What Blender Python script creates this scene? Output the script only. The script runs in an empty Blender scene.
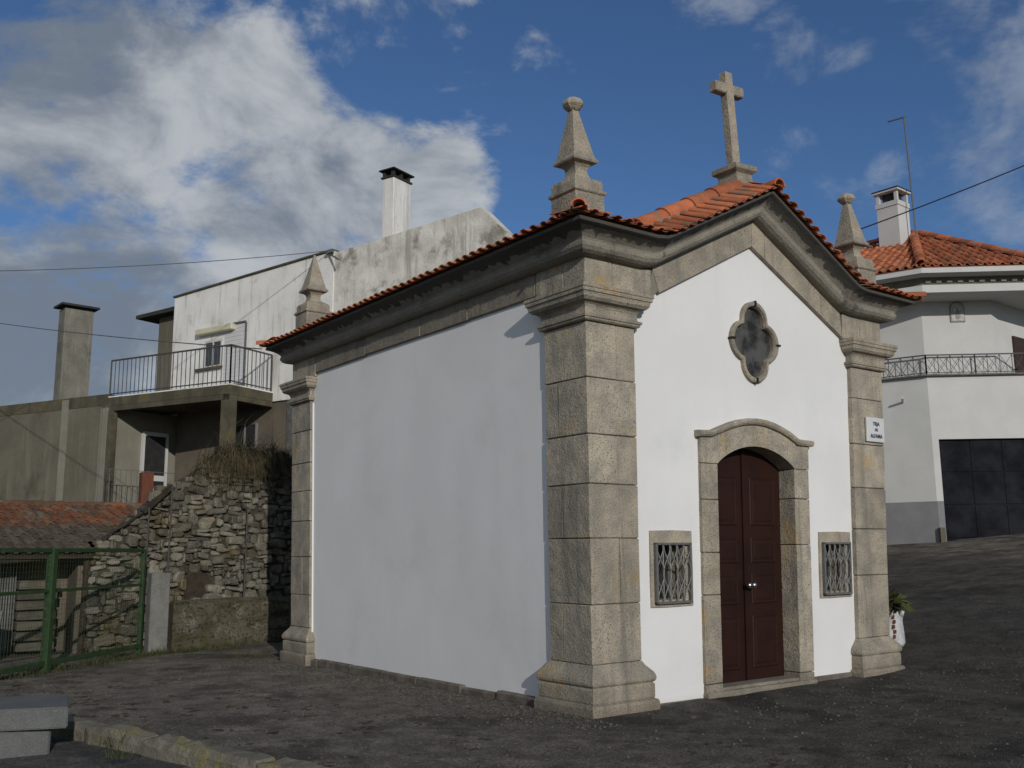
import bpy, bmesh, math, random
from mathutils import Vector, Matrix, noise
from mathutils.geometry import tessellate_polygon
R = math.radians
random.seed(7)
scene = bpy.context.scene
COL = scene.collection

# ------------------------------------------------------------------ camera
YAW, PITCH, ROLL, FPX = .6426, .17, .0086, 974.9
cam_d = bpy.data.cameras.new('camera'); cam = bpy.data.objects.new('camera', cam_d); COL.objects.link(cam)
Fh = Vector((math.sin(YAW), math.cos(YAW), 0)); Rt = Vector((math.cos(YAW), -math.sin(YAW), 0))
Fw = Fh*math.cos(PITCH)+Vector((0, 0, math.sin(PITCH))); Up = Vector((0, 0, math.cos(PITCH)))-Fh*math.sin(PITCH)
cX = Rt*math.cos(ROLL)-Up*math.sin(ROLL); cY = Rt*math.sin(ROLL)+Up*math.cos(ROLL)
M = Matrix((cX, cY, -Fw)).transposed().to_4x4(); M.translation = Vector((-5.688, -6.480, 1.378))
cam.matrix_world = M
cam_d.sensor_width = 36; cam_d.lens = 36*FPX/1024; cam_d.clip_end = 2000; cam_d.clip_start = .05
scene.camera = cam
scene.render.resolution_x, scene.render.resolution_y = 1024, 768

# ------------------------------------------------------------------ light, sky, exposure
SUN_TRAVEL = Vector((.285, .90, -.31)).normalized()
SUN_EL = math.asin(-SUN_TRAVEL.z)
SUN_AZ = math.atan2(-SUN_TRAVEL.x, -SUN_TRAVEL.y)          # clockwise from +Y
sun_d = bpy.data.lights.new('sun', 'SUN'); sun_d.energy = 2.35; sun_d.angle = R(.53); sun_d.color = (1, .945, .86)
sun = bpy.data.objects.new('sun', sun_d); COL.objects.link(sun); sun.location = (-8, -20, 15)
sun.rotation_euler = SUN_TRAVEL.to_track_quat('-Z', 'Y').to_euler()
scene.view_settings.view_transform = 'Standard'; scene.view_settings.look = 'None'
scene.view_settings.gamma = 1; scene.view_settings.use_curve_mapping = False
scene.view_settings.exposure = 0

def pixdir(px, py):                                      # a direction in the sky
    return (Fw+cX*((px-512)/FPX)+cY*((384-py)/FPX)).normalized()

world = bpy.data.worlds.new('World'); scene.world = world; world.use_nodes = True
nt = world.node_tree; nt.nodes.clear(); N = nt.nodes; Lk = nt.links
def mth(op, a, b=None, c=None, clamp=False, tree=None):
    t = tree or nt
    n = t.nodes.new('ShaderNodeMath'); n.operation = op; n.use_clamp = clamp
    for i, v in enumerate((a, b, c)):
        if v is None: continue
        if isinstance(v, (int, float)): n.inputs[i].default_value = v
        else: t.links.new(v, n.inputs[i])
    return n.outputs[0]
def maprange(v, a, b, c=0., d=1., smooth=True, tree=None):
    t = tree or nt
    n = t.nodes.new('ShaderNodeMapRange'); n.interpolation_type = 'SMOOTHSTEP' if smooth else 'LINEAR'
    t.links.new(v, n.inputs[0])
    for i, x in enumerate((a, b, c, d)): n.inputs[i+1].default_value = x
    return n.outputs[0]
sky = N.new('ShaderNodeTexSky'); sky.sky_type = 'NISHITA'; sky.sun_disc = False
sky.sun_elevation = SUN_EL; sky.sun_rotation = SUN_AZ
sky.air_density = 1.0; sky.dust_density = .35; sky.ozone_density = 3.0; sky.altitude = 500
tc = N.new('ShaderNodeTexCoord'); DIR = tc.outputs['Generated']
def wnoise(scale, detail, rough, off, dist=0.):
    mp = N.new('ShaderNodeMapping'); mp.inputs['Location'].default_value = off; mp.inputs['Scale'].default_value = (1, 1, 1.5)
    Lk.new(DIR, mp.inputs[0])
    n = N.new('ShaderNodeTexNoise'); n.inputs['Scale'].default_value = scale; n.inputs['Detail'].default_value = detail
    n.inputs['Roughness'].default_value = rough; n.inputs['Distortion'].default_value = dist
    Lk.new(mp.outputs[0], n.inputs['Vector']); return n.outputs[0]
def blob(px, py, rad, w):
    d = pixdir(px, py); vm = N.new('ShaderNodeVectorMath'); vm.operation = 'DOT_PRODUCT'
    Lk.new(DIR, vm.inputs[0]); vm.inputs[1].default_value = d
    a = math.atan(rad/FPX)
    return mth('MULTIPLY', maprange(vm.outputs['Value'], math.cos(a), math.cos(a*.25)), w)
def blobd(d, rad, w, core=.5):
    vm = N.new('ShaderNodeVectorMath'); vm.operation = 'DOT_PRODUCT'
    Lk.new(DIR, vm.inputs[0]); vm.inputs[1].default_value = Vector(d).normalized()
    return mth('MULTIPLY', maprange(vm.outputs['Value'], math.cos(R(rad)), math.cos(R(rad*core))), w)
def blobs(lst):
    acc = None
    for b in lst:
        v = blob(*b); acc = v if acc is None else mth('MAXIMUM', acc, v)
    return acc
cover = blobs([(40, 40, 200, .80), (20, 150, 230, .72), (190, 80, 140, .86), (-120, 120, 300, .8), (255, 120, 85, .9), (150, 200, 190, .68), (280, 215, 150, .9),
    (380, 205, 110, .95), (440, 190, 75, .85), (480, 195, 30, .6), (50, 320, 210, .92), (-100, 330, 300, .95), (230, 290, 180, .82), (360, 260, 130, .9), (305, 165, 80, .8), (345, 22, 55, .42), (410, -25, 95, .62),
    (450, 5, 50, .42), (786, 52, 50, .52), (838, 48, 50, .36), (805, 160, 70, .36), (1010, 150, 95, .5), (935, 175, 80, .42), (1040, 80, 70, .52), (720, -40, 80, .5), (940, -40, 80, .35), (1150, 200, 150, .6), (-300, 200, 400, 1)])
cover = mth('MAXIMUM', cover, mth('MAXIMUM', blobd((-1, -.15, .35), 62, .8, .6), blobd((-.2, -1, .5), 55, .6, .6)))  # unseen clouds added to the west and behind, to neutralise the fill light
n1 = wnoise(6.5, 10, .62, (3.6, 1.7, .4), .35)
n2 = wnoise(15, 6, .6, (7.3, 2.1, 5.4), .3)
raw = mth('ADD', mth('SUBTRACT', cover, .04), mth('ADD', mth('MULTIPLY', mth('SUBTRACT', n1, .5), 2.5), mth('MULTIPLY', mth('SUBTRACT', n2, .5), 1.0)))
mask = mth('MULTIPLY', maprange(raw, .25, .85), mth('SUBTRACT', 1, mth('MULTIPLY', blobd(pixdir(980, 120), 26, .62, .45), 1)))
n3 = wnoise(7.5, 9, .6, (11.3, 4.7, 2.4), .4)
darkb = blobs([(20, 340, 160, .8), (140, 320, 100, .6), (20, 10, 190, .75), (-60, 150, 230, .5), (270, 190, 60, .35)])
shade = maprange(mth('ADD', mth('ADD', mth('MULTIPLY', mth('SUBTRACT', n3, .5), 2.4), mth('MULTIPLY', mth('SUBTRACT', n2, .5), .6)), mth('SUBTRACT', .66, mth('MULTIPLY', darkb, .62))), .0, 1.0)
cc = N.new('ShaderNodeMix'); cc.data_type = 'RGBA'; Lk.new(shade, cc.inputs[0])
cc.inputs['A'].default_value = (2.3, 2.75, 3.4, 1); cc.inputs['B'].default_value = (6.7, 7.0, 7.3, 1)
# the sky behind the clouds
mixs = N.new('ShaderNodeMix'); mixs.data_type = 'RGBA'; Lk.new(mth('MULTIPLY', mask, .93), mixs.inputs[0])
skc = N.new('ShaderNodeMix'); skc.data_type = 'RGBA'; skc.blend_type = 'MULTIPLY'; skc.inputs[0].default_value = 1
Lk.new(sky.outputs[0], skc.inputs['A']); skc.inputs['B'].default_value = (.68, .85, 1.06, 1)
SKYTINT = skc
Lk.new(skc.outputs['Result'], mixs.inputs['A']); Lk.new(cc.outputs['Result'], mixs.inputs['B'])
bg = N.new('ShaderNodeBackground'); bg.inputs[1].default_value = .072; Lk.new(mixs.outputs['Result'], bg.inputs[0])
wo = N.new('ShaderNodeOutputWorld'); Lk.new(bg.outputs[0], wo.inputs[0])

# ------------------------------------------------------------------ materials
def mat(name, c1, c2=None, scale=2., rough=.85, bump=.0, bscale=40., speck=None, spscale=160., spots=None, sposc=1.2, streak=None, island=0., metallic=0., detail=6, spec=.3, lowdirt=None, spth=(.55, .7)):
    m = bpy.data.materials.new(name); m.use_nodes = True; t = m.node_tree
    b = t.nodes['Principled BSDF']; b.inputs['Roughness'].default_value = rough; b.inputs['Metallic'].default_value = metallic
    b.inputs['Specular IOR Level'].default_value = spec
    tcn = t.nodes.new('ShaderNodeTexCoord'); OC = tcn.outputs['Object']
    def ns(sc, det=detail, rg=.6, vec=None, dist=0.):
        n = t.nodes.new('ShaderNodeTexNoise'); n.inputs['Scale'].default_value = sc; n.inputs['Detail'].default_value = det
        n.inputs['Roughness'].default_value = rg; n.inputs['Distortion'].default_value = dist
        t.links.new(vec or OC, n.inputs['Vector']); return n.outputs[0]
    def mix(f, a, c, mode='MIX'):
        n = t.nodes.new('ShaderNodeMix'); n.data_type = 'RGBA'; n.blend_type = mode
        if isinstance(f, (int, float)): n.inputs[0].default_value = f
        else: t.links.new(f, n.inputs[0])
        for k, v in (('A', a), ('B', c)):
            if isinstance(v, tuple): n.inputs[k].default_value = (*v, 1)
            else: t.links.new(v, n.inputs[k])
        return n.outputs['Result']
    c2 = c2 or c1
    cur = mix(maprange(ns(scale), .35, .65, tree=t), c1, c2)
    if spots: cur = mix(maprange(ns(sposc, 7, .65), spth[0], spth[1], tree=t), cur, spots)
    if streak:
        mp = t.nodes.new('ShaderNodeMapping'); mp.inputs['Scale'].default_value = (3.5, 3.5, .35); t.links.new(OC, mp.inputs[0])
        cur = mix(maprange(ns(1.3, 7, .65, mp.outputs[0], .3), .5, .72, tree=t), cur, streak)
    if lowdirt:
        zc, zr, col = lowdirt
        sp = t.nodes.new('ShaderNodeSeparateXYZ'); t.links.new(OC, sp.inputs[0])
        f = mth('ADD', sp.outputs[2], mth('MULTIPLY', mth('SUBTRACT', ns(3.5, 7), .5), zr*2.2, tree=t), tree=t)
        cur = mix(maprange(f, zc-zr, zc+zr, 1., 0., tree=t), cur, col)
    if speck: cur = mix(maprange(ns(spscale, 2, .5), .52, .68, tree=t), cur, speck)
    if speck: cur = mix(maprange(ns(spscale*.6, 2, .5), .58, .72, 0., .5, tree=t), cur, tuple(min(1, x*1.5) for x in c1))
    if island:
        g = t.nodes.new('ShaderNodeNewGeometry')
        v = maprange(g.outputs['Random Per Island'], 0, 1, 1-island, 1+island, smooth=False, tree=t)
        cb = t.nodes.new('ShaderNodeCombineXYZ')
        for i in range(3): t.links.new(v, cb.inputs[i])
        cur = mix(1., cur, cb.outputs[0], 'MULTIPLY')
    t.links.new(cur, b.inputs['Base Color'])
    if bump:
        bn = t.nodes.new('ShaderNodeBump'); bn.inputs['Strength'].default_value = bump; bn.inputs['Distance'].default_value = .02
        h = mth('ADD', ns(bscale, 5, .65), mth('MULTIPLY', ns(bscale*.18, 4), 1.5, tree=t), tree=t)
        t.links.new(h, bn.inputs['Height']); t.links.new(bn.outputs[0], b.inputs['Normal'])
    return m
MT = {}
MT['plaster'] = mat('white_plaster', (.74, .74, .735), (.70, .70, .695), .8, .9, .10, 7, spots=(.64, .645, .63), sposc=1.1, spth=(.5, .8), streak=(.70, .70, .69), lowdirt=(.10, .13, (.40, .36, .30)))
MT['granite'] = mat('granite', (.275, .25, .205), (.425, .37, .285), 3.8, .92, .55, 45, speck=(.13, .12, .10), spscale=92, spots=(.42, .29, .13), sposc=2.3, spth=(.55, .72), streak=(.21, .195, .162), island=.15, lowdirt=(.32, .25, (.15, .125, .095)))
MT['granite_side'] = mat('granite_darker', (.21, .19, .15), (.27, .24, .185), 3., .92, .5, 60, speck=(.10, .09, .08), spscale=95, streak=(.15, .135, .11), island=.1)  # darker granite for the left-hand frieze
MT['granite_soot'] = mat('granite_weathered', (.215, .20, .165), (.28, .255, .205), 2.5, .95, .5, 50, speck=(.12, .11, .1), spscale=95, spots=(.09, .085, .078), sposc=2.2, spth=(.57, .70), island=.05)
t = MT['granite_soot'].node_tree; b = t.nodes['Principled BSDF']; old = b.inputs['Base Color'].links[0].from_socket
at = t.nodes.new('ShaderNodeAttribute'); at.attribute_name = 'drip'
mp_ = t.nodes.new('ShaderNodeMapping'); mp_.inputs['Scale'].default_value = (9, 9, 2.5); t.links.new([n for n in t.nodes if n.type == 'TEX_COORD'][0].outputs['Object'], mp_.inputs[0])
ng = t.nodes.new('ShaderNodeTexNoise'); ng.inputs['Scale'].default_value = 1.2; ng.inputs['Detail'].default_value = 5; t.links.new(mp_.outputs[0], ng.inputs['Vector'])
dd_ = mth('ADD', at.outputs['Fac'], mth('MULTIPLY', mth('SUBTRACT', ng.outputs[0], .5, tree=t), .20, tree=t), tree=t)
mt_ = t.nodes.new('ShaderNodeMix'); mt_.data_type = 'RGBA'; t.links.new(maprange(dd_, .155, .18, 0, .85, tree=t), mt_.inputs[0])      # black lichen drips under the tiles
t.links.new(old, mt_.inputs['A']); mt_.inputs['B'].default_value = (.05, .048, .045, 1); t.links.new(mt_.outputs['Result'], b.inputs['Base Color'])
MT['mortar'] = mat('dark_mortar', (.07, .062, .05), (.1, .09, .07), 20, .95)
MT['plinth'] = mat('damp_stone', (.10, .085, .072), (.17, .15, .125), 5, .95, .6, 40, spots=(.14, .09, .05), sposc=3)
MT['tile'] = mat('terracotta', (.50, .165, .072), (.36, .11, .05), 5, .85, .3, 50, spots=(.25, .15, .10), sposc=4.5, spth=(.5, .64), island=.3)
MT['tile_dark'] = mat('terracotta_weathered', (.34, .10, .05), (.25, .075, .04), 6, .9, .3, 50, spots=(.17, .09, .06), sposc=5, island=.2)
MT['tile_old'] = mat('terracotta_old', (.21, .078, .034), (.125, .07, .042), 2.4, .95, .5, 40, spots=(.13, .12, .09), sposc=2, spth=(.5, .65), island=.3, lowdirt=(2.0, .12, (.095, .078, .058)))
MT['door'] = mat('maroon_paint', (.026, .0088, .0055), (.017, .0065, .0045), 3, .6, .1, 60, spec=.2)
MT['dark'] = mat('dark_interior', (.02, .02, .022), (.03, .03, .03), 6, .9)
MT['glass'] = mat('mottled_glass', (.022, .023, .023), (.09, .09, .088), 6.5, .65, spec=.15)  # dark glass mottled with lighter grey
MT['windowglass'] = mat('window_glass', (.03, .035, .045), (.05, .055, .06), 3, .12, spec=.6)
MT['iron'] = mat('grey_iron', (.095, .10, .098), (.13, .13, .125), 18, .6, spec=.5)
MT['iron_pale'] = mat('pale_painted_iron', (.26, .265, .26), (.17, .17, .165), 20, .6, spec=.4)
MT['rail'] = mat('dark_rail_paint', (.05, .055, .055), (.07, .06, .055), 12, .6)
MT['chrome'] = mat('brass_knob', (.65, .62, .56), (.5, .48, .42), 20, .25, metallic=1)
MT['cable'] = mat('black_cable', (.015, .015, .015), None, 5, .6)
MT['wire'] = mat('grey_wire', (.10, .10, .11), None, 5, .6)
MT['white'] = mat('white_paint', (.55, .55, .535), (.51, .51, .495), 1.2, .85, .12, 20)
MT['whitehouse'] = mat('weathered_whitewash', (.76, .75, .72), (.68, .67, .635), 1.1, .93, .3, 25, spots=(.40, .39, .35), sposc=1.4, spth=(.55, .75), streak=(.44, .43, .39))
MT['whiteworn'] = mat('worn_whitewash', (.72, .70, .645), (.52, .50, .44), 1.4, .95, .5, 25, spots=(.26, .245, .20), sposc=1.6, spth=(.5, .68), streak=(.36, .345, .29))
MT['concrete'] = mat('aged_concrete', (.115, .107, .08), (.145, .133, .10), 1.2, .95, .4, 25, spots=(.085, .078, .058), sposc=.9, streak=(.17, .158, .12))
MT['chimney'] = mat('chimney_concrete', (.20, .19, .16), (.15, .143, .12), 2.5, .95, .5, 25, spots=(.11, .105, .09), sposc=1.5, streak=(.25, .24, .20))
MT['concrete_dark'] = mat('mossy_concrete', (.065, .058, .04), (.11, .098, .066), 2.2, .95, .5, 25, spots=(.12, .095, .03), sposc=2.2, spth=(.55, .68), streak=(.055, .052, .042))
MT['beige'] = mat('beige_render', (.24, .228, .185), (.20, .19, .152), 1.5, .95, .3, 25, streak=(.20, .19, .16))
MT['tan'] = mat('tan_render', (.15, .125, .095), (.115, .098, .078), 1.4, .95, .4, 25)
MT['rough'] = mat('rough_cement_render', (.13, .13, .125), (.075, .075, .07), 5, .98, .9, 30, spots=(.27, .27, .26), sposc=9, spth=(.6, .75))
MT['cream'] = mat('cream_plastic', (.58, .55, .40), (.52, .49, .36), 3, .6)
MT['shutter'] = mat('shutter_plastic', (.60, .60, .60), (.55, .55, .55), 3, .6)
MT['greywash'] = mat('grey_painted_band', (.23, .23, .235), (.20, .20, .205), 2, .9, .1, 20)
MT['garage'] = mat('black_steel', (.008, .0085, .011), (.020, .021, .027), 1.6, .8, .25, 3, spec=.08)
MT['capdark'] = mat('blackened_cap', (.045, .042, .04), (.03, .03, .03), 8, .9)
MT['darkdoor'] = mat('dark_brown_shutter', (.05, .03, .024), (.04, .025, .02), 8, .7)
MT['stone'] = mat('rubble_stone', (.20, .185, .148), (.10, .092, .072), 5, .95, .8, 35, spots=(.15, .11, .05), sposc=1.8, spth=(.52, .68), speck=(.09, .085, .07), spscale=60, island=.42, lowdirt=(1.0, .9, (.10, .09, .052)))
MT['moss'] = mat('mossy_base', (.065, .058, .03), (.095, .086, .062), 3, .98, .8, 25, spots=(.14, .13, .105), sposc=4, spth=(.55, .62), speck=(.03, .028, .02), spscale=25)
MT['earthfill'] = mat('earth_joint', (.045, .038, .028), (.065, .055, .04), 12, .98)
MT['green'] = mat('green_paint', (.026, .058, .020), (.020, .042, .016), 9, .6, spots=(.06, .07, .04), sposc=8)
MT['wood'] = mat('old_wood', (.05, .037, .026), (.03, .023, .017), 9, .9, .5, 40)
MT['planks'] = mat('pale_boards', (.11, .10, .078), (.075, .066, .05), 6, .9, .4, 40, island=.3)
MT['tin'] = mat('grey_sheet', (.15, .15, .145), (.10, .10, .095), 5, .7)
MT['orange'] = mat('terracotta_block', (.14, .052, .03), (.11, .042, .026), 9, .9)
MT['kerb'] = mat('kerb_granite', (.20, .185, .145), (.14, .13, .10), 6, .95, .8, 30, spots=(.22, .19, .085), sposc=4, spth=(.52, .66), speck=(.10, .095, .08), spscale=110)
MT['bench'] = mat('bench_granite', (.135, .14, .138), (.11, .116, .114), 5, .85, .25, 60, speck=(.08, .082, .082), spscale=120)
MT['pillar'] = mat('concrete_pillar', (.14, .14, .13), (.19, .19, .178), 5, .95, .5, 40, speck=(.22, .22, .21), spscale=110, streak=(.09, .09, .085))
MT['sign'] = mat('sign_marble', (.62, .63, .63), (.57, .58, .58), 6, .4)
MT['ink'] = mat('sign_ink', (.05, .045, .08), None, 5, .6)
MT['sack'] = mat('white_sack', (.55, .56, .56), (.42, .43, .43), 9, .6, .3, 30)
MT['print'] = mat('sack_print', (.28, .10, .06), None, 9, .7)
MT['leaf'] = mat('dark_leaf', (.04, .05, .012), (.075, .085, .02), 12, .6, island=.4)
MT['grass'] = mat('grass_blade', (.045, .06, .02), (.075, .075, .03), 2.5, .9, island=.4)
MT['straw'] = mat('straw', (.13, .102, .055), (.055, .048, .026), 2.2, .95, island=.5)
MT['litter'] = mat('leaf_litter', (.028, .023, .018), (.05, .04, .028), 20, .95, island=.4)
MT['ochre'] = mat('painted_tile', (.50, .49, .45), (.30, .30, .29), 14, .6)
def ground_mat(name, c1, c2, c3, bscale, strength, lo=.5):
    m = mat(name, c1, c2, .8, .97, 0, spots=c3, sposc=.9, spth=(.5, .62), detail=10)
    t = m.node_tree; b = t.nodes['Principled BSDF']; OC = [n for n in t.nodes if n.type == 'TEX_COORD'][0].outputs['Object']
    def nz(sc, det, rg=.65):
        nn = t.nodes.new('ShaderNodeTexNoise'); nn.inputs['Scale'].default_value = sc; nn.inputs['Detail'].default_value = det; nn.inputs['Roughness'].default_value = rg; t.links.new(OC, nn.inputs['Vector']); return nn.outputs[0]
    def vor(sc):
        v = t.nodes.new('ShaderNodeTexVoronoi'); v.inputs['Scale'].default_value = sc; t.links.new(OC, v.inputs['Vector']); return v
    v = vor(48); v2 = vor(95)
    h = mth('ADD', mth('MULTIPLY', nz(bscale, 9, .72), 1.6, tree=t), mth('ADD', mth('MULTIPLY', v.outputs['Distance'], -.7, tree=t), mth('MULTIPLY', v2.outputs['Distance'], -.5, tree=t), tree=t), tree=t)
    bn = t.nodes.new('ShaderNodeBump'); bn.inputs['Strength'].default_value = strength; bn.inputs['Distance'].default_value = .03
    t.links.new(h, bn.inputs['Height']); t.links.new(bn.outputs[0], b.inputs['Normal'])
    cur = b.inputs['Base Color'].links[0].from_socket
    def mul(cur, f, fac):
        cb = t.nodes.new('ShaderNodeCombineXYZ'); [t.links.new(f, cb.inputs[i]) for i in range(3)]
        mx = t.nodes.new('ShaderNodeMix'); mx.data_type = 'RGBA'; mx.blend_type = 'MULTIPLY'; mx.inputs[0].default_value = fac
        t.links.new(cur, mx.inputs['A']); t.links.new(cb.outputs[0], mx.inputs['B']); return mx.outputs['Result']
    cur = mul(cur, maprange(v.outputs['Color'], 0, 1, .5, 1.6, smooth=False, tree=t), .7)
    cur = mul(cur, maprange(v2.outputs['Color'], 0, 1, .5, 1.6, smooth=False, tree=t), .6)
    cur = mul(cur, maprange(nz(3.2, 9, .7), .36, .66, .68, 1.32, tree=t), .85)
    t.links.new(cur, b.inputs['Base Color'])
    return m
MT['ground'] = ground_mat('gravel_ground', (.136, .120, .098), (.18, .158, .128), (.078, .069, .058), 9, .9)
t = MT['ground'].node_tree; b = t.nodes['Principled BSDF']; old = b.inputs['Base Color'].links[0].from_socket
sp_ = t.nodes.new('ShaderNodeSeparateXYZ'); t.links.new([n for n in t.nodes if n.type == 'TEX_COORD'][0].outputs['Object'], sp_.inputs[0])
ng = t.nodes.new('ShaderNodeTexNoise'); ng.inputs['Scale'].default_value = .7; ng.inputs['Detail'].default_value = 6; t.links.new([n for n in t.nodes if n.type == 'TEX_COORD'][0].outputs['Object'], ng.inputs['Vector'])
xx = mth('ADD', mth('ADD', sp_.outputs[0], mth('MULTIPLY', sp_.outputs[1], -.25, tree=t), tree=t), mth('MULTIPLY', mth('SUBTRACT', ng.outputs[0], .5, tree=t), 4, tree=t), tree=t)
fa = maprange(xx, -2.2, 1.8, tree=t); fb_ = maprange(xx, 12.0, 14.5, 1, 0, tree=t)
mt_ = t.nodes.new('ShaderNodeMix'); mt_.data_type = 'RGBA'; mt_.blend_type = 'MULTIPLY'; t.links.new(mth('MULTIPLY', fa, fb_, tree=t), mt_.inputs[0])   # old tarmac in front, dusty gravel at the side
t.links.new(old, mt_.inputs['A']); mt_.inputs['B'].default_value = (.46, .47, .48, 1); t.links.new(mt_.outputs['Result'], b.inputs['Base Color'])
MT['road'] = ground_mat('setts_road', (.075, .072, .066), (.10, .096, .088), (.05, .05, .047), 6, .8)
MT['pebble'] = mat('pebbles', (.10, .092, .08), (.06, .055, .048), 9, .9, island=.4)

# ------------------------------------------------------------------ object helpers
def splay(v): return Vector((v.x*(1+.0157*(v.z-2)), v.y*(1+.0087*(v.z-2)), v.z))   # the old chapel's walls lean slightly outwards
def obj(name, bm, m, parent=None, sp=False, smooth=False, label=None, ang=None):
    if sp:
        for v in bm.verts: v.co = splay(v.co)
    if parent is not None and parent.type == 'EMPTY' or parent is not None:
        off = parent.matrix_basis.translation.copy() if parent.parent is None else parent.parent.matrix_basis.translation.copy()
        if off.length > 0:
            for v in bm.verts: v.co -= off
    bmesh.ops.recalc_face_normals(bm, faces=bm.faces)
    me = bpy.data.meshes.new(name); bm.to_mesh(me); bm.free()
    me.materials.append(MT[m])
    if smooth:
        for p in me.polygons: p.use_smooth = True
    o = bpy.data.objects.new(name, me); COL.objects.link(o)
    if parent is not None: o.parent = parent
    if label: o['label'] = label
    return o
def thing(name, label, cat, loc=(0, 0, 0), group=None):
    o = bpy.data.objects.new(name, None); COL.objects.link(o); o.location = loc; o.empty_display_size = .2
    o.matrix_basis = Matrix.Translation(loc)
    o['label'] = label; o['category'] = cat
    if group: o['group'] = group
    return o
def tag(o, label, cat, group=None, kind=None):
    o['label'] = label; o['category'] = cat
    if group: o['group'] = group
    if kind: o['kind'] = kind
    return o
def copy_thing(root, loc, label):
    r = root.copy(); COL.objects.link(r); r.location = loc; r['label'] = label
    for ch in list(root.children):
        c = ch.copy(); COL.objects.link(c); c.parent = r
        for g in ch.children:
            d = g.copy(); COL.objects.link(d); d.parent = c
    return r
NB = bmesh.new
def face(bm, vs):
    try: return bm.faces.new(vs)
    except ValueError: return None
def frame(P, az):                                        # local frame: u along azimuth, v to its right, z up
    a = R(az); d = Vector((math.sin(a), math.cos(a), 0)); n = Vector((math.cos(a), -math.sin(a), 0)); P = Vector((P[0], P[1], 0))
    return lambda u, v, z: P+d*u+n*v+Vector((0, 0, z))
ID = lambda x, y, z: Vector((x, y, z))
def box(bm, x0, x1, y0, y1, z0, z1, fr=ID, ch=0., jit=0.):
    x0, x1 = sorted((x0, x1)); y0, y1 = sorted((y0, y1)); z0, z1 = sorted((z0, z1))
    if not ch:
        v = [bm.verts.new(fr(x, y, z)) for x in (x0, x1) for y in (y0, y1) for z in (z0, z1)]
        for f in ((0, 1, 3, 2), (4, 6, 7, 5), (0, 4, 5, 1), (2, 3, 7, 6), (0, 2, 6, 4), (1, 5, 7, 3)): face(bm, [v[i] for i in f])
        return
    V = {}
    for ix, x in ((0, x0), (1, x1)):
        for iy, y in ((0, y0), (1, y1)):
            for iz, z in ((0, z0), (1, z1)):
                sx, sy, sz = (1 if ix == 0 else -1)*ch, (1 if iy == 0 else -1)*ch, (1 if iz == 0 else -1)*ch
                j = Vector([random.uniform(-jit, jit) for _ in range(3)]) if jit else Vector()
                V[ix, iy, iz, 'x'] = bm.verts.new(fr(x, y+sy, z+sz)+j); V[ix, iy, iz, 'y'] = bm.verts.new(fr(x+sx, y, z+sz)+j); V[ix, iy, iz, 'z'] = bm.verts.new(fr(x+sx, y+sy, z)+j)
                face(bm, [V[ix, iy, iz, k] for k in 'xyz'])
    for i in (0, 1):
        face(bm, [V[i, a, b, 'x'] for a, b in ((0, 0), (0, 1), (1, 1), (1, 0))]); face(bm, [V[a, i, b, 'y'] for a, b in ((0, 0), (0, 1), (1, 1), (1, 0))]); face(bm, [V[a, b, i, 'z'] for a, b in ((0, 0), (0, 1), (1, 1), (1, 0))])
    for a in (0, 1):
        for b in (0, 1):
            face(bm, [V[a, b, 0, 'x'], V[a, b, 0, 'y'], V[a, b, 1, 'y'], V[a, b, 1, 'x']])
            face(bm, [V[a, 0, b, 'x'], V[a, 0, b, 'z'], V[a, 1, b, 'z'], V[a, 1, b, 'x']])
            face(bm, [V[0, a, b, 'y'], V[0, a, b, 'z'], V[1, a, b, 'z'], V[1, a, b, 'y']])
def rings(bm, rs, cap=True, closed=False):               # rs: list of rings, each a list of Vectors
    V = [[bm.verts.new(p) for p in r] for r in rs]; n = len(V[0])
    for a, b in zip(V, V[1:]+([V[0]] if closed else [])):
        for i in range(n): face(bm, [a[i], a[(i+1) % n], b[(i+1) % n], b[i]])
    if cap and not closed: face(bm, V[0]); face(bm, V[-1])
    return V
def rect_sweep(bm, x0, x1, y0, y1, prof, fr=ID): rings(bm, [[fr(x0-o, y0-o, z), fr(x1+o, y0-o, z), fr(x1+o, y1+o, z), fr(x0-o, y1+o, z)] for o, z in prof])
def tube(bm, pts, r, n=6, r1=None):
    pts = [Vector(p) for p in pts]; rs = []
    for i, p in enumerate(pts):
        t = (pts[min(i+1, len(pts)-1)]-pts[max(i-1, 0)]).normalized()
        a = t.cross(Vector((0, 0, 1))); a = a.normalized() if a.length > 1e-4 else Vector((1, 0, 0)); b = t.cross(a)
        rr = r if r1 is None else r+(r1-r)*i/(len(pts)-1)
        rs.append([p+(a*math.cos(2*math.pi*k/n)+b*math.sin(2*math.pi*k/n))*rr for k in range(n)])
    rings(bm, rs)
def bar(bm, a, b, w, h=None):                             # square bar between two points
    a, b = Vector(a), Vector(b); t = (b-a).normalized(); h = h or w
    s = t.cross(Vector((0, 0, 1))); s = s.normalized() if s.length > 1e-3 else Vector((1, 0, 0)); u = t.cross(s)
    rings(bm, [[p+s*w/2*i+u*h/2*j for i, j in ((-1, -1), (1, -1), (1, 1), (-1, 1))] for p in (a, b)])
def prism(bm, pts, d0, d1, mk):                           # pts 2D polygon, mk(p,depth)->Vector
    a = [bm.verts.new(mk(p, d0)) for p in pts]; b = [bm.verts.new(mk(p, d1)) for p in pts]; n = len(pts)
    for tri in tessellate_polygon([[Vector((p[0], p[1], 0)) for p in pts]]):
        face(bm, [a[i] for i in tri]); face(bm, [b[i] for i in tri])
    for i in range(n): face(bm, [a[i], a[(i+1) % n], b[(i+1) % n], b[i]])
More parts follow.
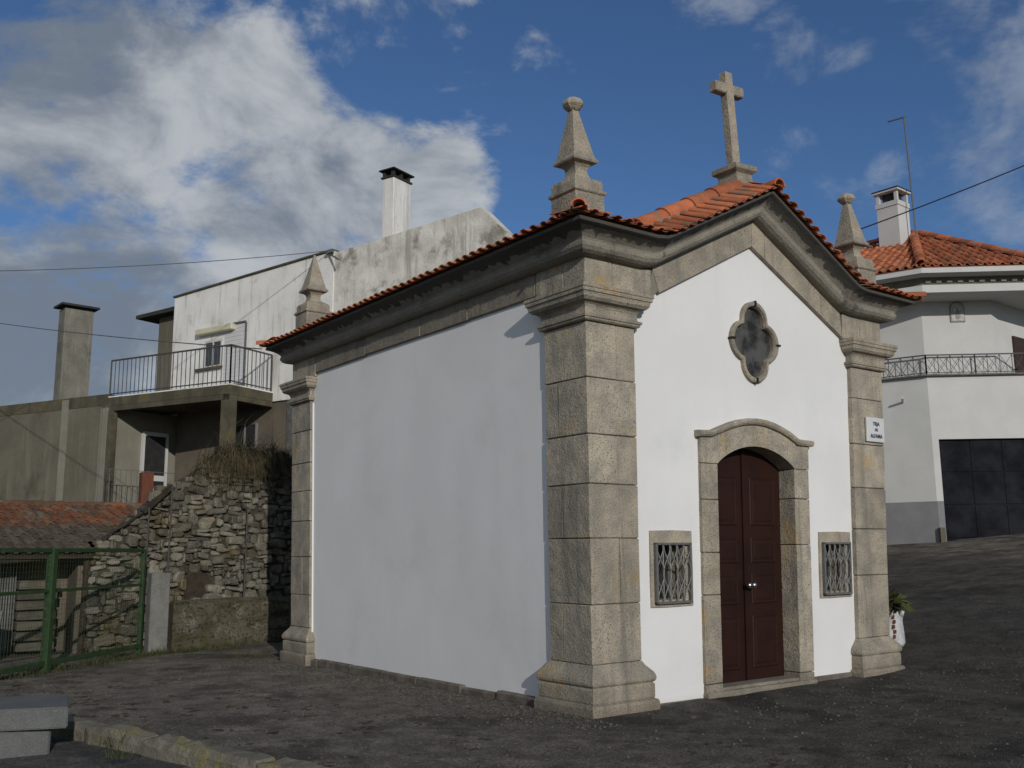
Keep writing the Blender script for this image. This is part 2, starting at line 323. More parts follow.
def plate_holes(bm, outer, holes, d0, d1, mk):
    loops = [outer]+holes; fl = [p for l in loops for p in l]
    a = [bm.verts.new(mk(p, d0)) for p in fl]; b = [bm.verts.new(mk(p, d1)) for p in fl]
    for tri in tessellate_polygon([[Vector((p[0], p[1], 0)) for p in l] for l in loops]):
        face(bm, [a[i] for i in tri]); face(bm, [b[i] for i in tri])
    k = 0
    for l in loops:
        n = len(l)
        for i in range(n): face(bm, [a[k+i], a[k+(i+1) % n], b[k+(i+1) % n], b[k+i]])
        k += n
FRONT = lambda p, d: Vector((p[0], d, p[1]))              # polygon in x,z ; depth along y
def tile_field(bm, P0, P1, upv, smax, pitch=.2, amp=.045, course=.38, step=.022, thick=.02, n=8):
    """barrel tiles over a slope: eave from P0 to P1, rising along upv; smax(a) = slope length above eave position a"""
    P0, P1 = Vector(P0), Vector(P1); d = (P1-P0); Ln = d.length; d.normalize(); upv = Vector(upv).normalized(); nrm = d.cross(upv).normalized()
    if nrm.z < 0: nrm = -nrm
    cols = max(2, int(Ln/pitch)); w = Ln/cols
    for c in range(cols):
        for half in (0, 1):
            a0 = (c+half*.5)*w
            sm = smax(a0+w*.25)
            s0 = 0.; k = 0
            while s0 < sm-.02:
                s1 = min(s0+course+.05, sm); rr = []
                j = random.uniform(-.006, .006)
                for s, lift in ((s0, step), (s1, 0)):
                    prof = []
                    for i in range(n//2+1):
                        t = i/(n//2); x = a0-w*.07+t*w*.64
                        h = math.sin(math.pi*t)*amp if half == 0 else -math.sin(math.pi*t)*amp*.55
                        taper = 1
                        prof.append(P0+d*x+upv*s+nrm*(h+lift+j))
                    rr.append(prof)
                A = [bm.verts.new(p) for p in rr[0]]; B = [bm.verts.new(p) for p in rr[1]]
                Al = [bm.verts.new(p-nrm*thick) for p in rr[0]]
                for i in range(len(A)-1):
                    face(bm, [A[i], A[i+1], B[i+1], B[i]]); face(bm, [A[i], A[i+1], Al[i+1], Al[i]])
                s0 += course; k += 1
def barrel(bm, p, out, side, length=.42, r0=.085, r1=.07, th=.016, up=True, n=7, flat=1.):
    """one half-round tile: p = outer end centre, out = unit outward axis, side = unit across"""
    nz = side.cross(out); nz = nz if nz.z > 0 else -nz; sg = (1 if up else -1)*flat
    rr = []
    for q, r in ((p, r0), (p-out*length, r1)):
        o = [q+side*math.cos(math.pi*i/(n-1))*r+nz*math.sin(math.pi*i/(n-1))*r*sg for i in range(n)]
        ii = [q+side*math.cos(math.pi*i/(n-1))*(r-th)+nz*math.sin(math.pi*i/(n-1))*(r-th)*sg for i in range(n)]
        rr.append(o+ii[::-1])
    rings(bm, rr)

# ------------------------------------------------------------------ ground
def kx(y):                                               # kerb line
    return -2.87-.245*y
def gz(x, y):
    z = -.008*max(0, min(y, 9)) + .03*max(0., min(x, 4.5))/4.5
    if x > 4.0: z += .118*(min(x, 26)-4.0)*min(1, (x-4)/3+.25)
    z += .012*noise.noise(Vector((x*.8, y*.8, 1)))+.006*noise.noise(Vector((x*3, y*3, 5)))
    return z
def lin(a, b, st): n = max(1, round((b-a)/st)); return [a+(b-a)*i/n for i in range(n)]
ys = lin(-120, -20, 10)+lin(-20, -6, 1)+lin(-6, 10, .12)+lin(10, 30, 1)+lin(30, 200, 10)+[200]
xo = lin(0, 12, .12)+lin(12, 26, .7)+lin(26, 180, 10)+[180]
bm = NB(); G = [[bm.verts.new((kx(y)+o, y, gz(kx(y)+o, y))) for o in xo] for y in ys]
for r0, r1 in zip(G, G[1:]):
    for i in range(len(xo)-1): bm.faces.new((r0[i], r0[i+1], r1[i+1], r1[i]))
o = obj('ground', bm, 'ground', smooth=True); o['kind'] = 'structure'
xw = [-180, -60, -20]+lin(-10, 0, .4)+[0]
bm = NB(); G = [[bm.verts.new((kx(y)+o, y, -.10+.012*noise.noise(Vector((kx(y)+o, y, 3))))) for o in xw] for y in ys]
for r0, r1 in zip(G, G[1:]):
    for i in range(len(xw)-1): bm.faces.new((r0[i], r0[i+1], r1[i+1], r1[i]))
o = obj('road', bm, 'road', smooth=True); o['kind'] = 'structure'
# kerb
bm = NB(); y = -14.
while y < 6.2:
    L_ = random.uniform(.55, .95); y1 = y+L_-.02
    rs = []
    K = 6
    for i in range(K+1):
        yy = y+(y1-y)*i/K; x = kx(yy); e = .02 if i in (0, K) else 0
        jj = [random.uniform(-.014, .014) for _ in range(8)]
        rs.append([Vector((x-.17+jj[0]+e, yy, -.3)), Vector((x-.175+jj[1]+e, yy, -.02-e+jj[2]*.5)), Vector((x-.135+jj[3], yy, .035-e+jj[4])), Vector((x-.02+jj[5], yy, .045-e+jj[6])), Vector((x+.03+jj[7]-e, yy, .025-e)), Vector((x+.05, yy, -.3))])
    rings(bm, rs); y = y1+.02
kb = obj('kerb', bm, 'kerb', smooth=False); kb['kind'] = 'structure'
# pebbles
def stone_blob(bm, c, sx, sy, sz):
    rs = []; a0 = random.random()*6
    for t, zz in ((.55, -.8), (1, -.1), (.8, .6), (.3, .95)):
        rs.append([Vector((c[0]+math.cos(a0+k*math.pi/2.5)*sx*t*random.uniform(.8, 1.15), c[1]+math.sin(a0+k*math.pi/2.5)*sy*t*random.uniform(.8, 1.15), c[2]+sz*zz)) for k in range(5)])
    rings(bm, rs)
bm = NB()
for i in range(13000):
    near = random.random()
    if near < .45: y = random.uniform(-6, 9.2); x = kx(y)+abs(random.gauss(0, 3.2))+.05
    elif near < .82:
        y = random.uniform(-.5, 6.5); x = -.12-abs(random.gauss(0, .35))
    else: x = random.uniform(.5, 12); y = -.3-abs(random.gauss(0, 1.2))+max(0, x-5)*random.uniform(0, .6)
    if -.1 < x < 4.8 and -.1 < y < 6.4: continue
    s = random.choice((.004, .005, .006, .007, .009, .013)) * random.uniform(.7, 1.3)
    stone_blob(bm, (x, y, gz(x, y)+s*.25), s, s*random.uniform(.7, 1.2), s*.6)
tag(obj('gravel', bm, 'pebble'), 'loose grey pebbles scattered over the dark ground around the chapel', 'gravel', kind='stuff')
bm = NB()
for i in range(230):
    y = random.uniform(-.5, 8); x = kx(y)+abs(random.gauss(.9, .8))+.1
    if i % 3 == 0: x, y = random.uniform(-1, 9), -.9-abs(random.gauss(0, .9))
    if x > -.2 and y > -.2: continue
    for q in range(random.choice((1, 2, 3, 5))):
        s = random.uniform(.010, .032); stone_blob(bm, (x+random.gauss(0, .035), y+random.gauss(0, .035), gz(x, y)+.001), s*1.3, s, s*.25)
tag(obj('litter', bm, 'litter'), 'dark clods and rotted leaf litter lying in small patches on the gravel ground', 'litter', kind='stuff')

# ------------------------------------------------------------------ the chapel
W, D, w = 4.54, 6.24, .593
ch = thing('chapel', 'small white chapel with granite corner pilasters, tiled gable roof and maroon door', 'chapel')
# -- openings
def qpts(s, n=72, cx=2.33, cz=3.53):
    cs = [(0, .235, .19), (0, -.235, .19), (.155, 0, .205), (-.155, 0, .205)]; out = []
    for k in range(n):
        a = 2*math.pi*k/n; dx, dz = math.cos(a), math.sin(a); best = 0
        for x, z, r in cs:
            b = dx*x+dz*z; c = x*x+z*z-r*r; dd = b*b-c
            if dd >= 0: best = max(best, b+math.sqrt(dd))
        out.append((cx+dx*(best+s), cz+dz*(best+s)))
    return out
def arch(x0, x1, zb, zs, zt, n=14):                        # opening outline: springing zs, crown zt
    hw = (x1-x0)/2; h = zt-zs; r = (hw*hw+h*h)/(2*h); cx = (x0+x1)/2; cz = zt-r; a = math.asin(hw/r)
    return [(x0, zb), (x1, zb)]+[(cx+r*math.sin(a-2*a*i/n), cz+r*math.cos(a-2*a*i/n)) for i in range(n+1)]
NI = [(.775, 1.335), (3.325, 3.895)]
holes = [qpts(0)]+[[(a+.09, .915), (b-.09, .915), (b-.09, 1.43), (a+.09, 1.43)] for a, b in NI]
door_w = arch(1.56, 3.05, -.35, 2.25, 2.52)
outer = [(.3, -.35)]+[(1.56, -.35)]+door_w[2:][::-1]+[(3.05, -.35), (4.24, -.35), (4.24, 3.9), (2.3, 4.72), (.3, 3.9)]
bm = NB(); plate_holes(bm, outer, holes, .06, .32, FRONT)
box(bm, .038, .32, .3, D-.3, -.35, 3.95); box(bm, W-.32, W-.06, .3, D-.3, -.35, 3.95); box(bm, .3, W-.3, D-.32, D-.06, -.35, 3.95)
box(bm, .018, .05, D-w-.03, D-w-.008, .17, 3.40)
box(bm, .34, W-.34, .34, D-.34, 3.86, 3.9)
obj('wall', bm, 'plaster', ch, sp=True)
# rough lime filling where frieze and rake meet
bm = NB(); prism(bm, [(.83, 3.765), (.93, 3.86), (.935, 4.1), (.86, 4.05), (.825, 3.9)], .018, .05, FRONT); obj('mortar_patch', bm, 'beige', ch, sp=True)
# -- foundation strip
y = w+.06
while y < D-w-.1:
    l = random.uniform(.5, .9); y1 = min(y+l, D-w-.03); bm = NB(); box(bm, -.035+random.uniform(-.01, .01), .1, y, y1-.012, -.3, .055-.012*y*.3+random.uniform(-.012, .012), ch=.015, jit=.006); obj('foundation_stone', bm, 'plinth', ch, sp=True); y = y1
for xs0, xe, zt0 in ((w+.08, 1.43, .015), (3.155, W-w-.06, .07)):
    bm = NB(); box(bm, xs0, xe, .035, .2, -.3, zt0, ch=.012, jit=.004); obj('foundation_stone', bm, 'plinth', ch, sp=True)
# -- pilasters
jn = [.411, .915, 1.486, 1.963, 2.405, 2.919, 3.435]; jr = [.411, 1.084, 1.592, 2.053, 2.548, 3.077, 3.435]; jf = [.411, .832, 1.327, 1.804, 2.207, 2.588, 3.03, 3.435]
def pilaster(x0, y0, joints, fx, fy, flip):
    """fx, fy = +1 when the exposed corner is at the low x / low y side"""
    bm = NB(); g = .004; x1, y1 = x0+w, y0+w
    for k, (a, b) in enumerate(zip(joints, joints[1:])):
        jx, jy = random.uniform(-.003, .003), random.uniform(-.003, .003)
        if k % 2 == flip: # split on the front (x) face
            s = x0+w*(.6 if fx > 0 else .45)+random.uniform(-.02, .02)
            box(bm, x0+jx, s-g*.4, y0+jy, y1, a+g, b-g, ch=.006, jit=.0025); box(bm, s+g*.4, x1, y0-jy, y1-.003, a+g, b-g, ch=.006, jit=.0025)
        else:
            s = y0+w*(.63 if fy > 0 else .4)+random.uniform(-.03, .03)
            box(bm, x0+jx, x1, y0+jy, s-g*.4, a+g, b-g, ch=.006, jit=.0025); box(bm, x0-jx, x1-.003, s+g*.4, y1, a+g, b-g, ch=.006, jit=.0025)
    p = obj('pilaster', bm, 'granite', ch, sp=True)
    bm = NB(); box(bm, x0+.014, x1-.014, y0+.014, y1-.014, .35, 3.44); obj('joint', bm, 'mortar', p, sp=True)
    base = [(.105, -.35), (.108, .065), (.10, .088), (.072, .098), (.078, .11), (.078, .215), (.07, .228), (.064, .234), (.076, .240), (.086, .252), (.09, .272), (.086, .295), (.072, .322), (.05, .345), (.028, .368), (.012, .388), (.0, .411)]
    bm = NB(); rect_sweep(bm, x0, x1, y0, y1, base); obj('base', bm, 'granite', p, sp=True)
    cap = [(.0, 3.435), (.028, 3.437), (.04, 3.448), (.04, 3.462), (.052, 3.468), (.054, 3.49), (.022, 3.503), (.018, 3.56), (.03, 3.585), (.05, 3.60), (.082, 3.61), (.104, 3.635), (.108, 3.66), (.112, 3.674), (.124, 3.68), (.126, 3.71), (.134, 3.716), (.134, 3.746), (.122, 3.752)]
    bm = NB(); rect_sweep(bm, x0, x1, y0, y1, cap); obj('capital', bm, 'granite', p, sp=True)
pilaster(0, 0, jn, 1, 1, 1); pilaster(W-w, 0, jr, -1, 1, 0); pilaster(0, D-w, jf, 1, -1, 0); pilaster(W-w, D-w, jr, -1, -1, 1)
# -- frieze
bm = NB()
def fr_block(x0, x1, y0, y1, z0=3.755, z1=4.05):
    b_ = NB(); box(b_, x0+.003, x1-.003, y0, y1, z0, z1, ch=.008, jit=.002); obj('frieze_stone', b_, 'granite', ch, sp=True)
fr_block(0, .34, 0, .3); fr_block(.34, .835, .003, .3); fr_block(0, .3, .303, .72, 3.755)
fr_block(W-.40, W, 0, .3); fr_block(W-.735, W-.40, .002, .3)
fr_block(0, .3, D-.72, D); fr_block(W-.3, W, .303, D); fr_block(.3, W-.3, D-.3, D)
bm = NB()
y = .73
for k, l in enumerate((1.15, .95, 1.3, 1.4)):
    y1 = y+l if k < 3 else D-.73
    box(bm, .004, .3, y, y1-.008, 3.805+random.uniform(-.012, .012), 4.05, ch=.008, jit=.003); y = y1
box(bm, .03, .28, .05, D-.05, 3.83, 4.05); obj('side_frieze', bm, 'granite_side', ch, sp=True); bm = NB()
# raking band in four stones
def lp(a, b, t): return (a[0]+(b[0]-a[0])*t, a[1]+(b[1]-a[1])*t)
il, ia, ir = (.93, 3.835), (2.298, 4.574), (3.81, 3.772); ol, oa, orr = (.84, 4.10), (2.305, 4.885), (3.775, 4.06)
for t0, t1 in ((0.005, .76), (.765, 1)): prism(bm, [lp(il, ia, t0), lp(il, ia, t1), lp(ol, oa, t1), lp(ol, oa, t0)], .012+.004*t0, .3, FRONT)
for t0, t1 in ((.0, .13), (.135, .62), (.625, 1)): prism(bm, [lp(ia, ir, t0), lp(ia, ir, t1), lp(oa, orr, t1), lp(oa, orr, t0)], .010+.005*t0, .3, FRONT)
prism(bm, [(.845, 4.04), (2.3, 4.80), (3.76, 4.02), (3.76, 4.07), (2.3, 4.88), (.845, 4.09)], .03, .28, FRONT)
obj('gable_band', bm, 'granite', ch, sp=True)
# -- cornice swept round the building, following the gable on the front and back
prof = [(0, -.005), (.035, -.004), (.07, .003), (.105, .022), (.128, .055), (.13, .085), (.118, .105), (.125, .125), (.15, .15), (.185, .175), (.225, .195), (.262, .208), (.278, .215), (.28, .245), (.0, .25), (-.25, .24), (-.25, -.005)]
z3, z4 = 4.045, 4.868
def st(x, y, z, ox, oy, slope=0):
    return [Vector((x+ox*a, y+oy*a, z+b)) for a, b in prof]
xa, xb, xm = .80, 3.755, 2.305
stations = []
def roundseg(pts): return pts
front = [(0., z3), (xa-.14, z3+.003), (xa, z3+.025), (xa+.12, z3+.085), (xm, z4), (xb-.12, z3+.085), (xb, z3+.025), (xb+.14, z3+.003)]
stations.append(st(0, 0, z3, -1, -1))
for x, z in front[1:]: stations.append(st(x, 0, z, 0, -1))
stations.append(st(W, 0, z3, 1, -1)); stations.append(st(W, D, z3, 1, 1))
for x, z in front[1:][::-1]: stations.append(st(x, D, z, 0, 1))
stations.append(st(0, D, z3, -1, 1))
# intermediate points along the long sides so that the edge is not perfectly straight
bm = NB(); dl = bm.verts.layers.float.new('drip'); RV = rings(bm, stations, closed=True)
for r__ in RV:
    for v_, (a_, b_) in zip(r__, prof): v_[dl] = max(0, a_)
bmesh.ops.bisect_plane(bm, geom=bm.verts[:]+bm.edges[:]+bm.faces[:], plane_co=(0, 2, 0), plane_no=(0, 1, 0))
bmesh.ops.bisect_plane(bm, geom=bm.verts[:]+bm.edges[:]+bm.faces[:], plane_co=(0, 4, 0), plane_no=(0, 1, 0))
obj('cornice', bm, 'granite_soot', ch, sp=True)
# -- roof: boards, barrel tiles, a row of edge tiles all round, ridge and verge rolls
RZ = .255
def zr(x):                                                # roof surface height over x
    if x < xa: t = z3
    elif x < xm: t = z3+(z4-z3)*(x-xa)/(xm-xa)
    elif x < xb: t = z4+(z3-z4)*(x-xm)/(xb-xm)
    else: t = z3
    for c in (xa, xb):
        d = abs(x-c)
        if d < .2: t += (.2-d)**2*1.35*.5
    return t+RZ
bm = NB()
xs = [-.2, 0, .3, .6, .8, 1.0, 1.6, xm, 3.0, 3.55, 3.75, 3.95, 4.25, W, W+.2]
rings(bm, [[Vector((x, -.2, zr(x)-.01)) for x in xs]+[Vector((x, -.2, zr(x)-.04)) for x in xs[::-1]], [Vector((x, D+.2, zr(x)-.01)) for x in xs]+[Vector((x, D+.2, zr(x)-.04)) for x in xs[::-1]]])
rf = obj('roof', bm, 'tile_dark', ch, sp=True)
bm = NB(); P = .135
# slope tiles: strips following the flared profile
def slope_side(sgn):
    xe = -.05 if sgn > 0 else W+.05
    ysn = int((D-.1)/P)
    for j in range(ysn):
        y = .12+P*j
        x = xe; k = 0
        while (x < xm-.1) if sgn > 0 else (x > xm+.1):
            x2 = x+sgn*.33
            a = Vector((x, y, zr(x)+.02)); b = Vector((x2, y, zr(min(max(x2, -.2), W+.2))+.02)); out = (a-b).normalized()
            barrel(bm, a, out, Vector((0, 1, 0)), .36, .078, .07, .014, True, 5)
            x = x2; k += 1
slope_side(1); slope_side(-1)
obj('roof_tiles', bm, 'tile', rf, sp=True)
bm = NB()
def edge(p, out, side, tl=-.12):
    j = random.uniform(-.012, .012)
    barrel(bm, p+out*(j)+Vector((0, 0, .012)), (out+Vector((0, 0, tl))).normalized(), side, .42, .048, .043, .011, True, 7, .5)
    barrel(bm, p+side*P*.5+out*(j*.5-.02)+Vector((0, 0, .012)), (out+Vector((0, 0, tl))).normalized(), side, .40, .044, .040, .011, False, 5, .3)
n = int((D+.5)/P)
for j in range(n+1):
    y = -.25+(D+.5)*j/n
    for x, o_ in ((-.345, -1), (W+.345, 1)): edge(Vector((x, y, zr(x)+.01)), Vector((o_, 0, 0)), Vector((0, 1, 0)))
x = -.30; 
while x < W+.3:
    x2 = x+.1; sl = Vector((.1, 0, zr(x2)-zr(x))).normalized()
    if x < W+.3:
        for y, o_ in ((-.345, -1), (D+.345, 1)): edge(Vector((x, y, zr(x)+.01)), Vector((0, o_, 0)), sl, -.42*min(1, max(.3, min(x, W-x)/.9)))
    x += P*sl.x
# corner tiles
for x, y, ox, oy in ((-.36, -.36, -1, -1), (W+.36, -.36, 1, -1), (-.36, D+.36, -1, 1), (W+.36, D+.36, 1, 1)):
    o_ = Vector((ox, oy, -.05)).normalized(); barrel(bm, Vector((x, y, zr(x)+.035)), o_, Vector((oy, -ox, 0)).normalized(), .6, .072, .06, .016, True, 9)
obj('eave_tiles', bm, 'tile', rf, sp=True)
# verge roll of large cover tiles set back along the rake, and the ridge
bm = NB()
def roll(a, b, r=.095, n=None):
    a, b = Vector(a), Vector(b); d = b-a; n = n or max(1, round(d.length/.36)); d.normalize(); L_ = (b-a).length/n
    side = d.cross(Vector((0, 0, 1))).normalized()
    for k in range(n):
        p = a+d*L_*k; barrel(bm, p, -d, side, L_+.05, r, r*.84, .018, True, 11)
for s in (1, -1):
    xs_ = (xa-.05, xm-.14) if s > 0 else (xb+.05, xm+.14)
    roll((xs_[0], .11, zr(xs_[0])+.15), (xs_[1], .11, zr(xs_[1])+.17), .12)
roll((xm, -.37, zr(xm)+.02), (xm, .1, zr(xm)+.02), .085, 1)
roll((xm, .36, zr(xm)+.02), (xm, D+.3, zr(xm)+.02), .1)
obj('ridge_tiles', bm, 'tile', rf, sp=True)
bm = NB()
for xA, xB in ((xa-.05, xm-.16), (xm+.16, xb+.05)): bar(bm, (xA, .02, zr(xA)+.13), (xB, .02, zr(xB)+.13), .05, .05); rings(bm, [[Vector((x, -.06, zr(x)-.03)), Vector((x, .22, zr(x)-.03)), Vector((x, .22, zr(x)+.17)), Vector((x, .0, zr(x)+.15)), Vector((x, -.06, zr(x)+.06))] for x in (xA, (xA*3+xB)/4, (xA+xB)/2, (xA+xB*3)/4, xB)])
obj('lime_bedding', bm, 'beige', rf, sp=True)
# -- door surround
bm = NB()
yo, yb = .018, .235
def jamb(xl, xr, splits):
    for a, b in zip(splits, splits[1:]): box(bm, xl+random.uniform(-.003, .003), xr, yo+random.uniform(-.002, .002), yb, a+.003, b-.003, ch=.007, jit=.002)
jamb(1.465, 1.70, (-.3, .13, .95, 1.35, 1.86, 2.215)); jamb(2.905, 3.145, (-.3, .13, 1.42, 1.9, 2.215))
ar = arch(1.70, 2.905, 2.218, 2.222, 2.42, 18)[2:][::-1]     # left -> right
hood_in = [(1.465, 2.47), (1.62, 2.48)]+[(1.66+1.27*(t/10), 2.485+.16*math.sin(math.pi*t/10)**.9) for t in range(1, 10)]+[(2.95, 2.47), (3.145, 2.465)]
poly = [(1.465, 2.218), (1.70, 2.218)]+ar[1:-1]+[(2.905, 2.218), (3.145, 2.218)]+hood_in[::-1]
prism(bm, poly, yo, yb, FRONT)
ds = obj('door_surround', bm, 'granite', ch, sp=True)
bm = NB()                                                  # moulded hood
hp = [(0, .0), (.028, .0), (.045, .018), (.05, .04), (.04, .06), (.0, .066), (-.05, .066), (-.05, 0)]
path = [(1.42, 2.470)]+hood_in[1:-1]+[(3.19, 2.465)]
rings(bm, [[Vector((x, yo-a, z+b)) for a, b in hp] for x, z in path]); obj('hood_moulding', bm, 'granite', ds, sp=True)
bm = NB(); box(bm, 1.46, 3.15, -.02, .5, -.3, .055, ch=.012, jit=.004); box(bm, 1.70, 2.905, .03, .4, .05, .085, ch=.008); obj('threshold', bm, 'granite', ch, sp=True)
# door leaves
for k, (a, b) in enumerate(((1.70, 2.30), (2.306, 2.905))):
    full = arch(1.70, 2.905, .09, 2.222, 2.418, 24)
    top = [p for p in full[2:] if a-.001 <= p[0] <= b+.001]
    cx, r = 2.3025, None
    hw = .6025; hh = .196; r = (hw*hw+hh*hh)/(2*hh); zc = 2.418-r
    zt = lambda x: zc+math.sqrt(max(0, r*r-(x-cx)**2))
    pts = [(a, .09), (b, .09)]+[(b-(b-a)*i/10, zt(b-(b-a)*i/10)) for i in range(11)]
    bm = NB(); prism(bm, pts, .225, .27, FRONT)
    leaf = obj('door', bm, 'door', ch, sp=True)
    bm = NB()
    for (z0, z1) in ((.20, .72), (.83, 1.13), (1.24, 1.50), (1.62, 2.12)):
        q = [(a+.10, z0), (b-.10, z0), (b-.10, z1), (a+.10, z1)]; e = .03
        rings(bm, [[Vector((x, .222, z)) for x, z in q], [Vector((x+s*.012, .214, z+t*.012)) for (x, z), s, t in zip(q, (1, -1, -1, 1), (1, 1, -1, -1))],
                   [Vector((x+s*e, .218, z+t*e)) for (x, z), s, t in zip(q, (1, -1, -1, 1), (1, 1, -1, -1))], [Vector((x+s*(e+.03), .212, z+t*(e+.03))) for (x, z), s, t in zip(q, (1, -1, -1, 1), (1, 1, -1, -1))]])
    if k == 1: box(bm, a-.025, a+.02, .205, .226, .095, 2.40)
    obj('door_panel', bm, 'door', leaf, sp=True)
for x in (2.275, 2.345):
    rr = []
    for t, (rad, yy) in enumerate(((.012, .205), (.012, .17), (.026, .16), (.034, .142), (.032, .125), (.018, .112), (.002, .11))):
        rr.append([Vector((x+math.cos(k*math.pi/5)*rad, yy, 1.02+math.sin(k*math.pi/5)*rad)) for k in range(10)])
    bm = NB(); rings(bm, rr); obj('door_knob', bm, 'chrome', ch, sp=True, smooth=True)
# -- quatrefoil window
bm = NB(); A0 = qpts(.012); A1 = qpts(-.004); A2 = qpts(-.032); A3 = qpts(-.045)
rings(bm, [[FRONT(p, .062) for p in A0], [FRONT(p, .02) for p in A0], [FRONT(p, .012) for p in A1], [FRONT(p, .016) for p in A2], [FRONT(p, .045) for p in A3], [FRONT(p, .30) for p in A3], [FRONT(p, .30) for p in A0]], closed=True)
qf = obj('quatrefoil_window', bm, 'granite', ch, sp=True)
bm = NB(); plate_holes(bm, qpts(-.038), [], .085, .095, FRONT); obj('glass', bm, 'glass', qf, sp=True)
for x, z, dx, dz in ((2.33, 3.945, 0, 1), (2.33, 3.115, 0, -1), (1.975, 3.53, -1, 0), (2.685, 3.53, 1, 0)):
    bm = NB(); box(bm, x-.010-.018*abs(dx), x+.010+.018*abs(dx), .0, .06, z-.010-.018*abs(dz), z+.010+.018*abs(dz)); obj('iron_pin', bm, 'cable', qf, sp=True)
# -- small grilled openings beside the door
for a, b in NI:
    bm = NB(); plate_holes(bm, [(a, .862), (a+.2, .858), (b, .862), (b+.004, 1.2), (b-.004, 1.556), (a+.3, 1.562), (a+.002, 1.556), (a-.003, 1.1)], [[(a+.1, .925), (b-.1, .925), (b-.1, 1.42), (a+.1, 1.42)]], .044, .28, FRONT)
    nf = obj('small_window', bm, 'granite', ch, sp=True)
    bm = NB(); box(bm, a+.08, b-.08, .275, .30, .90, 1.44); obj('dark_back', bm, 'dark', nf, sp=True)
    bm = NB(); x0, x1, zb_, zt_ = a+.05, b-.055, .90, 1.435
    for p, q in (((x0, zb_), (x1, zb_)), ((x0, zt_), (x1, zt_)), ((x0, zb_), (x0, zt_)), ((x1, zb_), (x1, zt_))):
        box(bm, min(p[0], q[0])-.011, max(p[0], q[0])+.011, .004, .044, min(p[1], q[1])-.011, max(p[1], q[1])+.011, ch=.003)
    gr = obj('grille_frame', bm, 'iron', nf, sp=True)
    bm = NB()
    nb = 5; dx = (x1-x0)/nb
    for i in range(1, nb): tube(bm, [(x0+dx*i, .02, zb_+.01), (x0+dx*i, .02, zt_-.01)], .0065, 6)
    for i in range(nb):
        c = x0+dx*(i+.5)
        for s in (-1, 1):
            tube(bm, [(c+s*dx*.5*math.cos(math.pi*t/10), .012+.004*s, zb_+.02+(zt_-zb_-.04)*t/20) for t in range(21)], .0045, 5)
    obj('grille_bars', bm, 'iron_pale', gr, sp=True)
# -- street sign plate on the right pilaster
sg = thing('street_sign', 'small white plate with three lines of lettering fixed to the right-hand pilaster', 'sign')
bm = NB(); box(bm, 4.165, 4.505, -.03, -.008, 2.585, 2.868, ch=.003); obj('plate', bm, 'sign', sg, sp=True)
for txt, z, s in (('TRJA', 2.775, .060), ('DE', 2.71, .045), ('ALFAMA', 2.632, .062)):
    cu = bpy.data.curves.new('lettering', 'FONT'); cu.body = txt; cu.size = s; cu.align_x = 'CENTER'; cu.extrude = .001; cu.offset = .0015
    to = bpy.data.objects.new('tmp', cu); COL.objects.link(to); dg = bpy.context.evaluated_depsgraph_get(); me = bpy.data.meshes.new_from_object(to.evaluated_get(dg))
    bpy.data.objects.remove(to)
    bm = NB(); bm.from_mesh(me); bpy.data.meshes.remove(me)
    for v in bm.verts: v.co = Vector((4.345+v.co.x, -.0335-v.co.z, z+v.co.y))
    obj('lettering', bm, 'ink', sg, sp=True)

# -- finials and cross
def sq(h, s=0): return [Vector((-h, -h, s)), Vector((h, -h, s)), Vector((h, h, s)), Vector((-h, h, s))]
def octo(r, z): return [Vector((math.cos(math.pi/8+k*math.pi/4)*r, math.sin(math.pi/8+k*math.pi/4)*r, z)) for k in range(8)]
def finial(loc, label, ball, tilt):
    t = thing('finial', label, 'finial', loc, 'pyramid finials on the chapel roof')
    def o2(n, b, m='granite'):
        bmesh.ops.recalc_face_normals(b, faces=b.faces); me = bpy.data.meshes.new(n); b.to_mesh(me); b.free(); me.materials.append(MT[m])
        q = bpy.data.objects.new(n, me); COL.objects.link(q); q.parent = t; return q
    bm = NB(); rings(bm, [sq(.18, 0), sq(.18, .415), sq(.19, .42), sq(.2, .43), sq(.2, .455), sq(.175, .465)]); o2('pedestal', bm)
    bm = NB(); rings(bm, [sq(.172, .463), sq(.176, .53), sq(.165, .565), sq(.13, .585), sq(.095, .605), sq(.078, .64), sq(.074, .68), sq(.082, .71), sq(.105, .735), sq(.15, .75), sq(.158, .765), sq(.15, .785), sq(.13, .81), sq(.032 if ball else .008, 1.31)]); o2('pyramid', bm)
    if ball:
        bm = NB(); rings(bm, [octo(.05, 1.30), octo(.075, 1.32), octo(.105, 1.355), octo(.108, 1.375), octo(.085, 1.41), octo(.04, 1.435), octo(.01, 1.44)]); o2('ball', bm)
    t.rotation_euler.y = tilt
    return t
finial((.195, .285, 4.30), 'granite pyramid finial with ball on the near roof corner above the left front pilaster', True, -.035)
finial((4.665, .285, 4.30), 'granite pyramid finial with ball on the right front corner of the chapel roof', True, -.05)
finial((.17, 6.08, 4.31), 'granite pyramid finial without a ball at the far rear corner of the chapel roof', False, 0)
cr = thing('cross', 'granite cross on a small moulded pedestal on the ridge above the chapel gable', 'cross', (2.42, .20, 5.12))
cr.rotation_euler.y = -.065
def o3(n, b):
    bmesh.ops.recalc_face_normals(b, faces=b.faces); me = bpy.data.meshes.new(n); b.to_mesh(me); b.free(); me.materials.append(MT['granite'])
    q = bpy.data.objects.new(n, me); COL.objects.link(q); q.parent = cr
bm = NB(); rings(bm, [sq(.17, -.1), sq(.15, .16), sq(.128, .27), sq(.13, .30), sq(.165, .325), sq(.175, .335), sq(.175, .385), sq(.15, .40), sq(.09, .41)]); o3('pedestal', bm)
